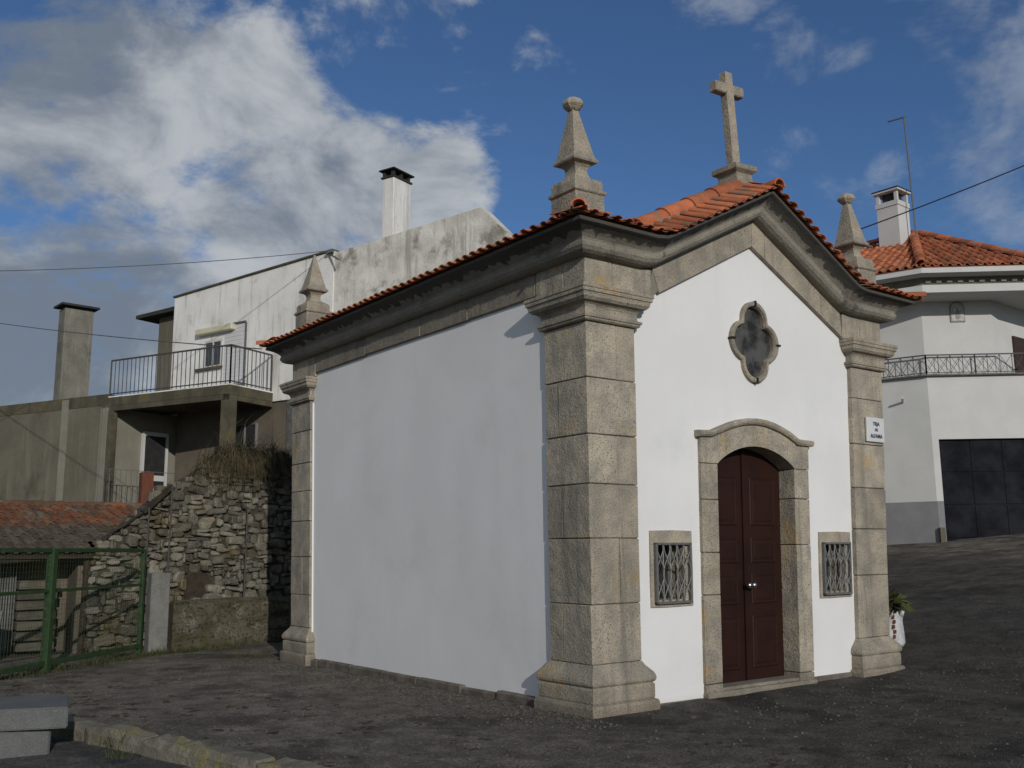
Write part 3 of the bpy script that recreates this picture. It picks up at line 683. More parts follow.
bm = NB(); box(bm, -.058, .058, -.055, .055, .40, 1.50, ch=.012); box(bm, -.232, .232, -.053, .053, 1.24, 1.36, ch=.012); o3('cross_shaft', bm)

# ------------------------------------------------------------------ the white house with the balcony, behind left
HA = (2.325, 15.003); HB = (3.64, 15.65)
hb = thing('white_house', 'weathered white house with a railed corner balcony behind the stone wall', 'house', (3.6, 16, 2.5))
fF = frame(HA, -26.2)          # balcony front: u to the far left, v positive = towards right/away
fW = frame(HB, -20)            # upper wall plane, v positive away from camera
bm = NB()
prof_l = [(3.88, 5.0), (3.88, 8.17), (-1.9, 8.45), (-1.9, 5.0)]
prism(bm, prof_l, 0, 7, lambda p, d: fW(p[0], d, p[1])); obj('upper_wall', bm, 'whitehouse', hb)
bm = NB(); prism(bm, [(-1.9, 3.0), (-1.9, 8.40), (-6.14, 8.66), (-6.95, 7.8), (-8.2, 6.4), (-8.2, 3.0)], .03, .42, lambda p, d: fW(p[0], d, p[1]))
box(bm, -1.9, -8.0, .43, 6.8, 3.0, 7.0, fW)
obj('old_gable_wall', bm, 'whiteworn', hb)
bm = NB(); prism(bm, [(3.9, 8.17), (-1.9, 8.45), (-1.9, 8.49), (3.9, 8.21)], -.05, 7.05, lambda p, d: fW(p[0], d, p[1])); obj('parapet_cap', bm, 'concrete_dark', hb)
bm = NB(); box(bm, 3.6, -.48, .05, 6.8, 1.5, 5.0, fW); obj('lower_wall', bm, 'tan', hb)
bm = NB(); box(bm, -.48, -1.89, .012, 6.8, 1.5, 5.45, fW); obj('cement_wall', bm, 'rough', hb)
bm = NB()
lw_end = frame((.6, 18.51), 70)
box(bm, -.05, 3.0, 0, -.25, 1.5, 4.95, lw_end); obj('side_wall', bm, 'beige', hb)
# rear part of the house with its own eave
bm = NB(); box(bm, 3.9, 5.3, .6, 5, 2.5, 7.93, fW); obj('rear_wing', bm, 'concrete', hb)
bm = NB(); prism(bm, [(3.88, 8.07), (5.95, 8.03), (5.95, 7.93), (3.88, 7.95)], .3, 5.2, lambda p, d: fW(p[0], d, p[1])); obj('rear_eave', bm, 'capdark', hb)
# balcony slab, column
cA = fF(0, 0, 0); cL = fF(3.95, 0, 0); cWl = fW(3.9, .0, 0); cB = fW(0, 0, 0)
def polyprism(bm, pts, z0, z1):
    a = [bm.verts.new((p.x, p.y, z0)) for p in pts]; b = [bm.verts.new((p.x, p.y, z1)) for p in pts]; face(bm, a); face(bm, b)
    for i in range(len(pts)): face(bm, [a[i], a[(i+1) % len(pts)], b[(i+1) % len(pts)], b[i]])
bm = NB(); polyprism(bm, [cA, cL, cWl, cB], 4.99, 5.205)
box(bm, 0, 3.95, 0, .22, 4.865, 4.985, fF)
fR = frame(HA, 63.8); bm2 = None
box(bm, .0, 1.46, -.2, -.003, 4.866, 4.985, fR)
bs = obj('balcony', bm, 'concrete_dark', hb)
bm = NB(); polyprism(bm, [cA+Vector((.02, .03, 0)), cL, cWl, cB], 5.206, 5.235); obj('floor_finish', bm, 'whitehouse', bs)
bm = NB(); box(bm, 0, .26, .01, .25, 2.0, 4.864, fF); obj('column', bm, 'concrete_dark', hb)
# railing
bm = NB(); r0, r1 = 5.30, 6.14
a, b, c = fF(.04, .04, 0), fF(3.95, .04, 0), fR(1.44, -.04, 0)
for p, q in ((a, b), (a, c)):
    n = int((q-p).length/.135)
    for i in range(n+1):
        x = p.lerp(q, i/n); bar(bm, (x.x, x.y, 5.235), (x.x, x.y, r1), .016 if i not in (0, n) else .032)
    for z, s in ((r1, .035), (r0, .025)): bar(bm, (p.x, p.y, z), (q.x, q.y, z), s)
obj('railing', bm, 'rail', hb)
# window, shutter box, roller-shutter door
bm = NB(); box(bm, 2.8, 1.40, -.16, 0, 6.96, 7.12, fW, ch=.02); obj('shutter_box', bm, 'cream', hb)
bm = NB(); box(bm, 2.52, 1.92, -.012, .03, 6.10, 6.76, fW); wn = obj('window', bm, 'windowglass', hb)
bm = NB()
for u in (2.53, 2.22, 1.91): box(bm, u+.02, u-.02, -.03, .0, 6.12, 6.78, fW)
box(bm, 2.55, 1.89, -.032, .0, 6.74, 6.80, fW); box(bm, 2.55, 1.89, -.032, 0, 6.09, 6.13, fW); obj('frame', bm, 'white', wn)
bm = NB(); box(bm, 2.85, 1.86, -.08, 0, 6.03, 6.09, fW); obj('sill', bm, 'concrete_dark', wn)
bm = NB()
for k in range(30): box(bm, 1.80, 1.06, -.012 if k % 2 else -.018, .02, 5.56+k*.0515, 5.56+(k+1)*.0515-.004, fW)
sh = obj('roller_shutter', bm, 'shutter', hb)
bm = NB(); box(bm, 1.84, 1.02, -.05, 0, 7.11, 7.15, fW); box(bm, 1.05, 1.0, -.03, 0, 5.25, 7.11, fW); box(bm, 1.8, 1.06, -.03, .0, 5.27, 5.54, fW); obj('frame', bm, 'iron', sh)
# barred white door under the balcony
bm = NB(); box(bm, 1.02, 1.66, 0.005, .06, 2.72, 4.36, lw_end); dd = obj('door', bm, 'dark', hb)
bm = NB()
for u in (1.0, 1.70): box(bm, u-.03, u+.03, -.01, .09, 2.70, 4.42, lw_end)
box(bm, 1.0, 1.7, -.01, .09, 4.36, 4.46, lw_end); box(bm, 1.05, 1.65, .0, .085, 2.70, 3.10, lw_end); box(bm, 1.05, 1.65, .0, .085, 3.22, 3.36, lw_end)
for u in (1.17, 1.29, 1.41, 1.53): box(bm, u-.009, u+.009, .0, .03, 3.1, 4.36, lw_end)
obj('white_bars', bm, 'white', dd)
# small window on the lower wall
bm = NB(); box(bm, 1.35, .55, .02, .045, 3.95, 4.5, fW); lwn = obj('window', bm, 'dark', hb)
bm = NB()
for u in (1.35, .95, .55): box(bm, u+.025, u-.025, .0, .04, 3.93, 4.52, fW)
box(bm, 1.37, .53, .0, .042, 3.90, 3.94, fW); obj('frame', bm, 'iron_pale', lwn)
# chimney of the white house
bm = NB(); chf = frame(fW(-3.35, .05, 0), -20); box(bm, 0, -.33, .0, .62, 8.3, 9.92, chf, ch=.01); cm = obj('chimney', bm, 'whitehouse', hb)
bm = NB(); box(bm, .03, -.36, -.03, .65, 9.92, 9.96, chf)
for u in (0, -.25):
    for v in (.0, .27, .54): box(bm, u, u-.07, v, v+.07, 9.96, 10.10, chf)
rings(bm, [[chf(.07, -.07, 10.10), chf(-.40, -.07, 10.10), chf(-.40, .69, 10.10), chf(.07, .69, 10.10)], [chf(.06, -.06, 10.13), chf(-.39, -.06, 10.13), chf(-.39, .68, 10.13), chf(.06, .68, 10.13)], [chf(-.14, .24, 10.21), chf(-.19, .24, 10.21), chf(-.19, .38, 10.21), chf(-.14, .38, 10.21)]])
obj('chimney_cap', bm, 'capdark', cm)
# bracket on the wall
bm = NB(); bar(bm, fW(-1.8, -.05, 8.38), fW(-2.3, -.25, 8.1), .03); bar(bm, fW(-1.75, -.08, 8.40), fW(-1.95, -.08, 8.42), .08); obj('cable_bracket', bm, 'iron', hb)

# ------------------------------------------------------------------ grey concrete building at the far left
cb = thing('concrete_building', 'long grey concrete wall of a low building with a dark stained parapet at far left', 'building', (0, 19, 2))
bm = NB(); box(bm, 3.97, 14, .0, 6, 1.5, 5.02, fF); obj('wall', bm, 'concrete', cb)
bm = NB(); box(bm, 3.97, 14, -.012, .3, 5.022, 5.30, fF); obj('parapet', bm, 'concrete_dark', cb)
bm = NB(); box(bm, 3.74, 3.965, -.02, .12, 1.5, 4.86, fF); box(bm, 4.02, 4.10, -.03, -.002, 2.6, 5.0, fF); obj('pier', bm, 'concrete_dark', cb)
bm = NB(); box(bm, 5.35, 5.55, -.05, -.004, 2.6, 5.25, fF); obj('pale_strip', bm, 'beige', cb)
tc_ = thing('tall_chimney', 'tall square grey concrete chimney with a dark flat cap above the concrete wall', 'chimney', (.6, 22.6, 5))
cf = frame((.38, 23.05), 84)
bm = NB(); rings(bm, [[cf(u, v, z) for u, v in ((0, 0), (.80+t, 0), (.80+t, -.5), (0, -.5))] for z, t in ((4.9, .0), (5.9, 0), (8.40, .0))]); obj('shaft', bm, 'chimney', tc_)
bm = NB(); box(bm, .03, .77, -.03, -.47, 8.40, 8.47, cf); box(bm, -.13, .93, .13, -.63, 8.47, 8.53, cf); obj('cap', bm, 'capdark', tc_)

# terrace ground behind the stone wall
bm = NB()
T = [(-14, 12.8), (6, 12.8), (14, 16), (14, 40), (-30, 40), (-30, 12.8)]
polyprism(bm, [Vector((x, y, 0)) for x, y in T], -.3, 2.2); o = obj('terrace', bm, 'earthfill'); o['kind'] = 'structure'
bm = NB(); polyprism(bm, [Vector((x, y, 0)) for x, y in ((-.6, 9.72), (4.5, 9.72), (6, 12.79), (-.2, 12.79))], -.3, 2.15); o = obj('embankment', bm, 'earthfill'); o['kind'] = 'structure'

# ------------------------------------------------------------------ rubble stone wall
rw = thing('stone_wall', 'high dry stone rubble wall with a sloping top between the gate and the chapel', 'wall', (0, 9.5, 0))
tp = [(-1.85, 1.44), (-1.28, 2.0), (-.84, 2.4), (-.13, 2.88), (.3, 3.05), (1.35, 3.1), (3.6, 3.15)]
def topz(x):
    for (a, za), (b, zb) in zip(tp, tp[1:]):
        if x <= b: return za+(zb-za)*(x-a)/(b-a)
    return tp[-1][1]
bm = NB()
prism(bm, [(-1.8, -.3), (3.6, -.3)]+[(x, z-.08) for x, z in tp[::-1]], 9.45, 9.72, FRONT)
obj('joint_fill', bm, 'earthfill', rw)
bm = NB(); z = -.05; row = 0
rowz = [z]
while z < 3.3: z += random.uniform(.055, .115); rowz.append(z)
def wob(x, r): return .16*noise.noise(Vector((x*1.3, r*.22, 2.)))+.085*noise.noise(Vector((x*4., r*.8, 7.)))
for r_ in range(len(rowz)-1):
    x = -1.9+random.uniform(0, .1)
    while x < 3.5:
        wd = random.choice((.05, .07, .1, .13, .17, .22, .28))*random.uniform(.8, 1.25); x1 = x+wd; xc = (x+x1)/2
        zb0, zt0 = rowz[r_]+wob(xc, r_), rowz[r_+1]+wob(xc, r_+1)
        if zt0-zb0 < .03: x = x1; continue
        if random.random() < .16: zt0 += .06; 
        if (zb0+zt0)/2 > topz(xc)-.02 or xc > 2.6: x = x1; continue
        if -.34 < xc < .05 and .68 < (zb0+zt0)/2 < 1.05: x = x1; continue
        c = (xc, (zb0+zt0)/2); ha, hb_ = wd/2, (zt0-zb0)/2; tilt = random.uniform(-.35, .35)
        n_ = random.choice((6, 7, 8)); pr = []; a0 = random.random()*6.28
        for k in range(n_):
            a = a0+2*math.pi*k/n_+random.uniform(-.25, .25); q = random.uniform(.86, 1.1)
            ex, ez = math.copysign(abs(math.cos(a))**.6, math.cos(a)), math.copysign(abs(math.sin(a))**.6, math.sin(a))
            X, Z = ex*(ha*1.05)*q, ez*(hb_*1.06)*q
            pr.append((c[0]+X, c[1]+Z+X*tilt*.5))
        dep = random.uniform(-.06, .05); tx, tz = random.uniform(-.03, .03), random.uniform(-.03, .03)
        rs = []
        for s, d in ((1., .12), (1., .02), (.86, -.018), (.5, -.03)):
            rs.append([Vector((c[0]+(a-c[0])*s, 9.41+dep+d+(tx*(a-c[0])/wd*2+tz*(b-c[1])/.1*.5)*(s < .9), c[1]+(b-c[1])*s)) for a, b in pr])
        rings(bm, rs); x = x1
obj('stones', bm, 'stone', rw)
bm = NB(); rings(bm, [[Vector((x, yv, zz)) for x, yv in ((-.62, 9.15), (1.3, 9.05), (1.9, 9.2), (1.9, 9.42), (-.62, 9.42))] for zz in (-.3, .0, .45, .62)]+[[Vector((x, yv, .66)) for x, yv in ((-.6, 9.22), (1.28, 9.14), (1.88, 9.26), (1.88, 9.42), (-.6, 9.42))]])
bmesh.ops.subdivide_edges(bm, edges=bm.edges[:], cuts=9, use_grid_fill=True)
for v in bm.verts: v.co += Vector((0, .07*noise.noise(v.co*3)+.05*noise.noise(v.co*9), .05*noise.noise(v.co*2.3+Vector((5, 0, 0)))+.03*noise.noise(v.co*8)))
obj('footing', bm, 'moss', rw)
bm = NB(); prism(bm, [(-.36, .67), (.06, .67), (.07, .95), (.0, 1.06), (-.16, 1.10), (-.30, 1.05), (-.36, .9)], 9.43, 9.5, FRONT); obj('recess', bm, 'wood', rw)
# dry grass hanging over the top
def blade(bm, p, d, ln, droop, wdt):
    side = d.cross(Vector((0, 0, 1))); side = (side if side.length > .1 else Vector((1, 0, 0))).normalized(); prev = None; q = Vector(p); v = Vector(d)
    for k in range(5):
        ww = wdt*(1-k/4.6); a, b = bm.verts.new(q-side*ww), bm.verts.new(q+side*ww)
        if prev: face(bm, [prev[0], prev[1], b, a])
        prev = (a, b); v = (v+Vector((0, 0, -droop))).normalized(); q = q+v*ln/4
bm = NB()
clumps = [(random.uniform(-.3, 1.35), random.uniform(9.36, 9.62), random.uniform(.6, 1.3)) for _ in range(34)]
for cx_, cy_, k_ in clumps:
    lean = Vector((random.uniform(-.5, .5), random.uniform(-.9, -.3), 0))
    for i in range(int(58*k_)):
        x = random.gauss(cx_, .06); x = min(max(x, -.4), 1.5); zt = topz(x)
        d = (lean+Vector((random.gauss(0, .45), random.gauss(0, .35), random.uniform(.2, 1.2)))).normalized()
        blade(bm, (x, cy_+random.gauss(0, .05), zt+random.uniform(-.1, .04)), d, k_*random.uniform(.25, .95), random.uniform(.3, .85), .0045)
tag(obj('dry_grass', bm, 'straw'), 'tangle of dry straw-coloured grass hanging over the top of the stone wall', 'dry grass', kind='stuff')

# ------------------------------------------------------------------ shed with an old tiled roof
sd = thing('shed', 'low old shed with a weathered orange tile roof behind the green gate', 'shed', (-4, 11, 0))
bm = NB(); up = Vector((0, 3.3, .86)); tile_field(bm, (-9, 9.3, 1.42), (-1.8, 9.3, 1.42), up, lambda a: 3.38, .17, .038, .34, .03); tile_field(bm, (-1.8, 9.78, 1.545), (-.3, 9.78, 1.545), up, lambda a: 2.88, .17, .038, .34, .03)
ridge = []
obj('roof', bm, 'tile_old', sd)
bm = NB()
for i in range(26):
    barrel(bm, Vector((-.2-.34*i, 12.62, 2.24+random.uniform(-.008, .008))), Vector((1, 0, 0)), Vector((0, 1, 0)), .38, .105, .09, .02, True, 9)
obj('ridge', bm, 'tile_old', sd)
bm = NB(); rings(bm, [[Vector((x, y, z)) for y, z in ((9.28, 1.37), (12.6, 2.21), (12.6, 2.17), (9.28, 1.33))] for x in (-9, -1.82)])
obj('roof_boards', bm, 'wood', sd)
bm = NB(); box(bm, -9, -1.95, 10.2, 10.4, -.3, 1.6); box(bm, -1.95, -1.75, 9.6, 12.6, -.3, 1.45); obj('wall', bm, 'tan', sd)
bm = NB(); tube(bm, [(-9, 9.36, 1.22), (-6, 9.36, 1.18), (-3.2, 9.36, 1.3), (-2.3, 9.38, 1.36)], .055, 8)
for x in (-1.88, -4.3): tube(bm, [(x, 9.42, -.1), (x+.02, 9.42, 1.36)], .05, 8)
obj('timber_post', bm, 'wood', sd)
bm = NB(); x0, x1 = -2.72, -2.18
for k in range(7): box(bm, x0+random.uniform(-.02, .02), x1+random.uniform(-.03, .03), 9.75, 10.15, -.02+k*.15, .105+k*.15, ch=.01, jit=.006)
tag(obj('board_stack', bm, 'planks'), 'stack of pale rough boards under the shed roof seen through the green gate', 'boards')
bm = NB()
for k in range(14): box(bm, -3.2+k*.035, -3.2+k*.035+.02, 9.95-(k % 2)*.015, 10.0, .0, 1.2)
tag(obj('metal_sheet', bm, 'tin'), 'upright grey corrugated sheet standing beside the board stack in the shed', 'metal sheet')
bm = NB(); rings(bm, [[Vector((-3.32, 8.7, -.02)), Vector((-3.18, 8.6, -.02)), Vector((-3.05, 8.95, .62)), Vector((-3.19, 9.05, .62))], [Vector((-3.30, 8.73, -.03)), Vector((-3.16, 8.63, -.03)), Vector((-3.03, 8.98, .61)), Vector((-3.17, 9.08, .61))]])
tag(obj('leaning_board', bm, 'tin'), 'short grey board leaning behind the gate at the left edge', 'board')
bm = NB(); bar(bm, (-1.12, 9.30, 2.03), (-.66, 9.38, 2.46), .1, .07); bar(bm, (-1.7, 9.32, 1.62), (-1.12, 9.30, 2.03), .03, .03)
tag(obj('timber_beam', bm, 'wood'), 'dark rotten timber beam lying along the sloping top of the stone wall', 'beam')
bm = NB(); box(bm, -.12, .10, 12.9, 13.1, 2.19, 2.95); tag(obj('clay_block', bm, 'orange'), 'upright orange clay block in front of the white barred door', 'clay block')
# terrace fence with thin bars
bm = NB(); f3 = frame((.35, 17.6), 70)
for k in range(9): bar(bm, f3(k*.15, 0, 2.2), f3(k*.15, 0, 3.38), .014)
bar(bm, f3(0, 0, 3.38), f3(2.6, 0, 3.38), .014); bar(bm, f3(0.1, 0, 3.3), f3(1.2, 0, 2.7), .012)
tag(obj('terrace_fence', bm, 'iron'), 'thin grey wire fence in front of the beige wall under the balcony', 'fence')

# ------------------------------------------------------------------ gate, pillar, rods
gt = thing('metal_gate', 'green painted metal gate with wire mesh in front of the shed', 'gate', (-2.83, 7.01, 0))
gf = frame((-2.83, 7.01), 45)
for u, s in ((2.19, .06), (-.05, .10), (-2.4, .10)):
    bm = NB(); box(bm, u-s/2, u+s/2, -s/2, s/2, -.05, 1.46, gf, ch=.006); obj('post', bm, 'green', gt)
for z, s in ((1.44, .055), (.94, .04), (.06, .06)):
    for ua, ub_ in ((-2.35, -.104), (.003, 2.157)):
        bm = NB(); box(bm, ua, ub_, -s/2, s/2, z-s/2, z+s/2, gf, ch=.004); obj('rail', bm, 'green', gt)
bm = NB()
k = 0
u = -2.3
while u < 2.15: bar(bm, gf(u, 0, .08), gf(u, 0, 1.42), .0028); u += .06
z = .1
while z < 1.42: bar(bm, gf(-2.35, .003, z), gf(2.16, .003, z), .0028); z += .06
obj('wire_mesh', bm, 'green', gt)
bm = NB(); box(bm, -1.05, -.77, 8.88, 9.12, -.15, 1.10, ch=.012, jit=.008)
tag(obj('pillar', bm, 'pillar'), 'short grey concrete gatepost standing against the rubble wall', 'gatepost')
for x, y, za, zb, lab in ((-.70, 9.26, 1.08, 2.45, 'tall thin iron rod rising behind the concrete gatepost'), (-1.05, 9.24, .5, 2.1, 'thin iron rod between the gate and the concrete gatepost'), (.55, 9.24, .7, 2.15, 'thin iron rod against the middle of the stone wall')):
    bm = NB(); tube(bm, [(x, y, za-.6), (x+.015, y, zb)], .014, 6); tag(obj('iron_rod', bm, 'rail'), lab, 'rod', 'iron rods along the stone wall')
# grass tufts along the gate and wall foot
bm = NB()
def tuft(x, y, n, h, sp):
    for _ in range(n):
        px, py = random.gauss(x, sp), random.gauss(y, sp*.6); d = Vector((random.uniform(-.6, .6), random.uniform(-.6, .6), 1)).normalized()
        blade(bm, (px, py, gz(px, py)-.01), d, h*random.uniform(.4, 1.1), random.uniform(.1, .5), .004)
for i in range(46):
    t = i/45; x = -3.4+2.9*t; y = 6.5+2.3*t if t < .8 else 8.4+.3*(t-.8); tuft(x, y+.1, 40, .14, .12)
for x, y, n in ((-.35, 8.7, 160), (0.0, 8.9, 120), (-.15, 8.3, 120), (.4, 8.95, 100), (-.75, 8.5, 260), (-.5, 6.3, 0), (-.25, 7.1, 90), (-.1, 6.9, 90), (-3.62, .85, 60), (-3.5, 1.5, 20), (-1.6, 8.6, 200)): tuft(x, y, n, .16 if x > -3 else .1, .16 if x > -3 else .05)
tag(obj('grass', bm, 'grass'), 'low weeds and grass along the foot of the gate and the stone wall', 'grass', kind='stuff')

# ------------------------------------------------------------------ stone bench
bn = thing('stone_bench', 'grey granite slab bench in the lower left corner beside the kerb', 'bench', (-4.2, 2.0, -.21))
bm = NB()
bpts = [(-3.80, 1.64), (-3.64, 2.36), (-5.4, 3.1), (-5.6, 2.35)]
a = [Vector((x, y, .10)) for x, y in bpts]; b = [Vector((x, y, .255)) for x, y in bpts]
rings(bm, [a, b]); bmesh.ops.bevel(bm, geom=bm.edges[:], offset=.01, segments=2, affect='EDGES')
obj('slab', bm, 'bench', bn)
for dx in (0, -1.25):
    bm = NB(); fb = frame((-3.87+dx, 1.75+dx*-.40), 12)
    box(bm, .03, .52, -.38, -.02, -.4, .098, fb, ch=.015, jit=.006); obj('leg', bm, 'bench', bn)

# ------------------------------------------------------------------ sack with plants beside the chapel
sk = thing('plant_sack', 'white printed sack holding a leafy plant behind the right-hand chapel pilaster', 'sack', (5.62, .78, gz(5.62, .78)))
bm = NB(); zz = gz(5.62, .78); rs = []
for z, r in ((0, .17), (.04, .19), (.18, .175), (.30, .165), (.40, .18), (.46, .20)):
    rs.append([Vector((5.62+math.cos(k*math.pi/10)*r*(1+.10*math.sin(k*2.3+z*9)), .78+math.sin(k*math.pi/10)*r*(1+.10*math.cos(k*1.7+z*7)), zz+z+.035*math.sin(k*1.9)*(z > .35))) for k in range(20)])
rs.append([p+(Vector((5.62, .78, p.z))-p)*.12-Vector((0, 0, .08)) for p in rs[-1]])
rings(bm, rs); obj('sack', bm, 'sack', sk, smooth=True)
for k in range(5):
    z = zz+.10+k*.06; an = -2.25+.06*(k % 2); p = Vector((5.62+math.cos(an)*.193, .78+math.sin(an)*.193, z)); bm = NB(); bar(bm, p, p+Vector((.006, .0, .045)), .03, .012); obj('print_mark', bm, 'print', sk)
bm = NB()
for _ in range(130):
    a = random.uniform(0, 6.28); e = random.uniform(.1, 1.3); c = Vector((5.62, .78, zz+.42)); d = Vector((math.cos(a)*math.cos(e), math.sin(a)*math.cos(e), math.sin(e)))
    p = c+d*random.uniform(.08, .26); side = d.cross(Vector((random.uniform(-1, 1), random.uniform(-1, 1), random.uniform(-1, 1)))).normalized(); s = random.uniform(.04, .085)
    t = (d+Vector((0, 0, -.6))).normalized()
    v = [bm.verts.new(p+q) for q in (t*-s, side*s*.6, t*s*1.3, side*-s*.6)]; face(bm, v)
obj('leaves', bm, 'leaf', sk)

# ------------------------------------------------------------------ white house on the right
rh = thing('modern_house', 'white rendered house with orange hipped roof and black garage door on the right', 'house', (18, 7, 1.4))
HC = (17.0, 6.52); az1, az0 = 130.4, -17.6
f1 = frame(HC, az1); f0 = frame(HC, az0)
def away(fr, s): return fr
d1 = Vector((math.sin(R(az1)), math.cos(R(az1)), 0)); d0 = Vector((math.sin(R(az0)), math.cos(R(az0)), 0))
n1_ = Vector((d1.y, -d1.x, 0)); n1_ = n1_ if n1_.dot(Fh) > 0 else -n1_; n0_ = Vector((d0.y, -d0.x, 0)); n0_ = n0_ if n0_.dot(Fh) > 0 else -n0_
C0 = Vector((17.0, 6.52, 0))
# footprint
def foot(off, u_right, u_left, depth=9):
    # corner offset inward by off along both faces
    Mx = Matrix(((n1_.x, n1_.y), (n0_.x, n0_.y))); c = Mx.inverted() @ Vector((off, off)); c = C0+Vector((c.x, c.y, 0))
    return c, c+d1*u_right, c+d0*u_left
c_, r_, l_ = foot(0, 9, 8)
gL, gR = .16, 3.2                                         # garage opening along d1
def P3(u, v, z): return C0+d1*u+n1_*v+Vector((0, 0, z))
def P3l(u, v, z): return C0+d0*u+n0_*v+Vector((0, 0, z))
bm = NB(); box(bm, 0, gL, 0, .3, .5, 5.6, P3); box(bm, gL, gR, 0, .3, 4.02, 5.6, P3); box(bm, gR, 9, 0, .3, .5, 5.6, P3)
polyprism(bm, [C0, C0+n1_*.3, C0+n0_*.5+d0*.02, C0+d0*8+n0_*.5, C0+d0*8], .5, 5.6)
polyprism(bm, [C0+d0*8+n0_*.3, C0+n0_*.3+n1_*.31, C0+d1*9+n1_*.31, C0+d1*9+n1_*8, C0+d0*8+n0_*9], 5.3, 5.598)
obj('lower_wall', bm, 'white', rh)
bm = NB()
box(bm, 0.002, gL-.002, -.006, .0, .5, 2.5, P3); box(bm, 0.0, 8, -.006, 0, .5, 2.5, P3l); obj('grey_dado', bm, 'greywash', rh)
bm = NB(); box(bm, gL, gR, .12, .16, .9, 4.02, P3)
for k in range(4):
    for j in range(3): box(bm, gL+.02+k*.76, gL+.02+k*.76+.72, .105, .12, 1.62+j*.8, 1.62+j*.8+.77, P3, ch=.008)
obj('garage_door', bm, 'garage', rh)
bm = NB(); polyprism(bm, [C0-n1_*.06-n0_*.06-d0*.0, C0+d1*9-n1_*.06, C0+d1*9+n1_*.9, C0+n0_*.9+n1_*.9, C0+d0*8+n0_*.9, C0+d0*8-n0_*.06], 5.602, 5.64); obj('balcony_ledge', bm, 'tin', rh)
uc, ur, ul = foot(.12, 1.72, 8)
ub = ur+Vector((.93, .37, 0))*0+(d1*math.cos(R(42))+n1_*math.sin(R(42)))*7
bm = NB(); polyprism(bm, [uc, ur, ub, ub+n1_*6, ul+n0_*8, ul], 5.665, 7.75); obj('upper_wall', bm, 'white', rh)
# soffit band, recess, gutter
def ring_eave(off, z0, z1, m, name, depth=9):
    c, r, l = foot(-off, 1.72+off*1.2, 8)
    b = r+(d1*math.cos(R(42))+n1_*math.sin(R(42)))*8
    bm = NB(); polyprism(bm, [c, r, b, b+n1_*6, l+n0_*8, l], z0, z1); return obj(name, bm, m, rh)
ring_eave(.88, 7.53, 7.72, 'white', 'soffit'); ring_eave(.62, 7.722, 7.98, 'concrete', 'eave_recess'); ring_eave(1.05, 7.982, 8.13, 'white', 'gutter')  # eave recess: shadow of the gap put into its dark grey colour
c, r, l = foot(-.63, 2, 8)
for k in range(12):
    q = c+d1*(.1+k*.26); bm = NB(); polyprism(bm, [q-n1_*.04, q+d1*.12-n1_*.04, q+d1*.12, q], 7.84, 7.88); obj('vent_slot', bm, 'white', rh)
# roof
c, r, l = foot(-1.08, 1.72+1.2, 8.2)
def up3(v, z): return Vector((v.x, v.y, z))
apex = Vector((19.78, 8.18, 10.30)) ; bb = r+(d1*math.cos(R(42))+n1_*math.sin(R(42)))*8
E0, E1, E2, E3 = up3(l, 8.14), up3(c, 8.14), up3(r, 8.14), up3(bb, 8.14)
APX = Vector(( -5.688, -6.48, 1.378))+0*E0
bm = NB()
back = apex+(d1+n1_).normalized()*5; back.z = 9.9
V = [bm.verts.new(p-Vector((0, 0, .02))) for p in (E0, E1, E2, E3, apex, up3(l+n0_*8, 8.14), up3(bb+n1_*6, 8.14))]
face(bm, [V[0], V[1], V[4]]); face(bm, [V[1], V[2], V[4]]); face(bm, [V[2], V[3], V[4]]); face(bm, [V[3], V[6], V[4]]); face(bm, [V[6], V[5], V[4]]); face(bm, [V[5], V[0], V[4]]); face(bm, [V[0], V[5], V[6], V[3], V[2], V[1]])
rr = obj('roof', bm, 'tile_dark', rh)
bm = NB()
def tri_tiles(A, B, X):
    d = (B-A).normalized(); t = (X-A).dot(d); foot_ = A+d*t; up_ = X-foot_; H = up_.length; Ln = (B-A).length
    def sm(a):
        return H*max(0, min(a/t if t > 0 else 1, (Ln-a)/(Ln-t))) if 0 < t < Ln else (H*max(0, (Ln-a)/(Ln-t)) if t <= 0 else H*a/t)
    def sm2(a):
        if t <= 0:   # foot outside on the A side
            lo = 0 if a > 0 else 0
            return H*(Ln-a)/(Ln-t)
        return sm(a)
    tile_field(bm, A, B, up_, sm2, .2, .045, .4, .03)
tri_tiles(E0, E1, apex); tri_tiles(E1, E2, apex); tri_tiles(E2, E3, apex)
obj('roof_tiles', bm, 'tile', rr)
bm = NB()
for q in (E0, E1, E2, E3):
    dq = (apex-q); n = int(dq.length/.42); dn = dq.normalized(); side = dn.cross(Vector((0, 0, 1))).normalized()
    for k in range(n): barrel(bm, q+dn*(.42*k)+Vector((0, 0, .05)), -dn, side, .46, .13, .11, .02, True, 9)
obj('hip_tiles', bm, 'tile', rr)
# chimney
kc = frame((18.43, 7.94), -36)
bm = NB(); kB = Vector((18.55, 7.86, 0)); kA = kB+Vector((-.04, .62, 0)); kD = kB+Vector((.61, .03, 0)); kE = kA+(kD-kB)
e1 = (kA-kB); 
def kp(u, v, z): return kB+(kA-kB)*u+(kD-kB)*v+Vector((0, 0, z))
box(bm, 0, 1, 0, 1, 8.4, 10.85, kp); box(bm, -.04, 1.04, -.04, 1.04, 10.852, 10.99, kp)
cmm = obj('chimney', bm, 'white', rh)
bm = NB()
for u in (.0, .86):
    for v in (.0, .86): box(bm, u, u+.14, v, v+.14, 10.992, 11.27, kp)
box(bm, -.12, 1.12, -.12, 1.12, 11.272, 11.32, kp); obj('chimney_top', bm, 'white', cmm)
bm = NB(); box(bm, -.14, 1.14, -.14, 1.14, 11.322, 11.355, kp); box(bm, .2, .8, .2, .8, 10.992, 11.268, kp); obj('chimney_cap', bm, 'capdark', cmm)
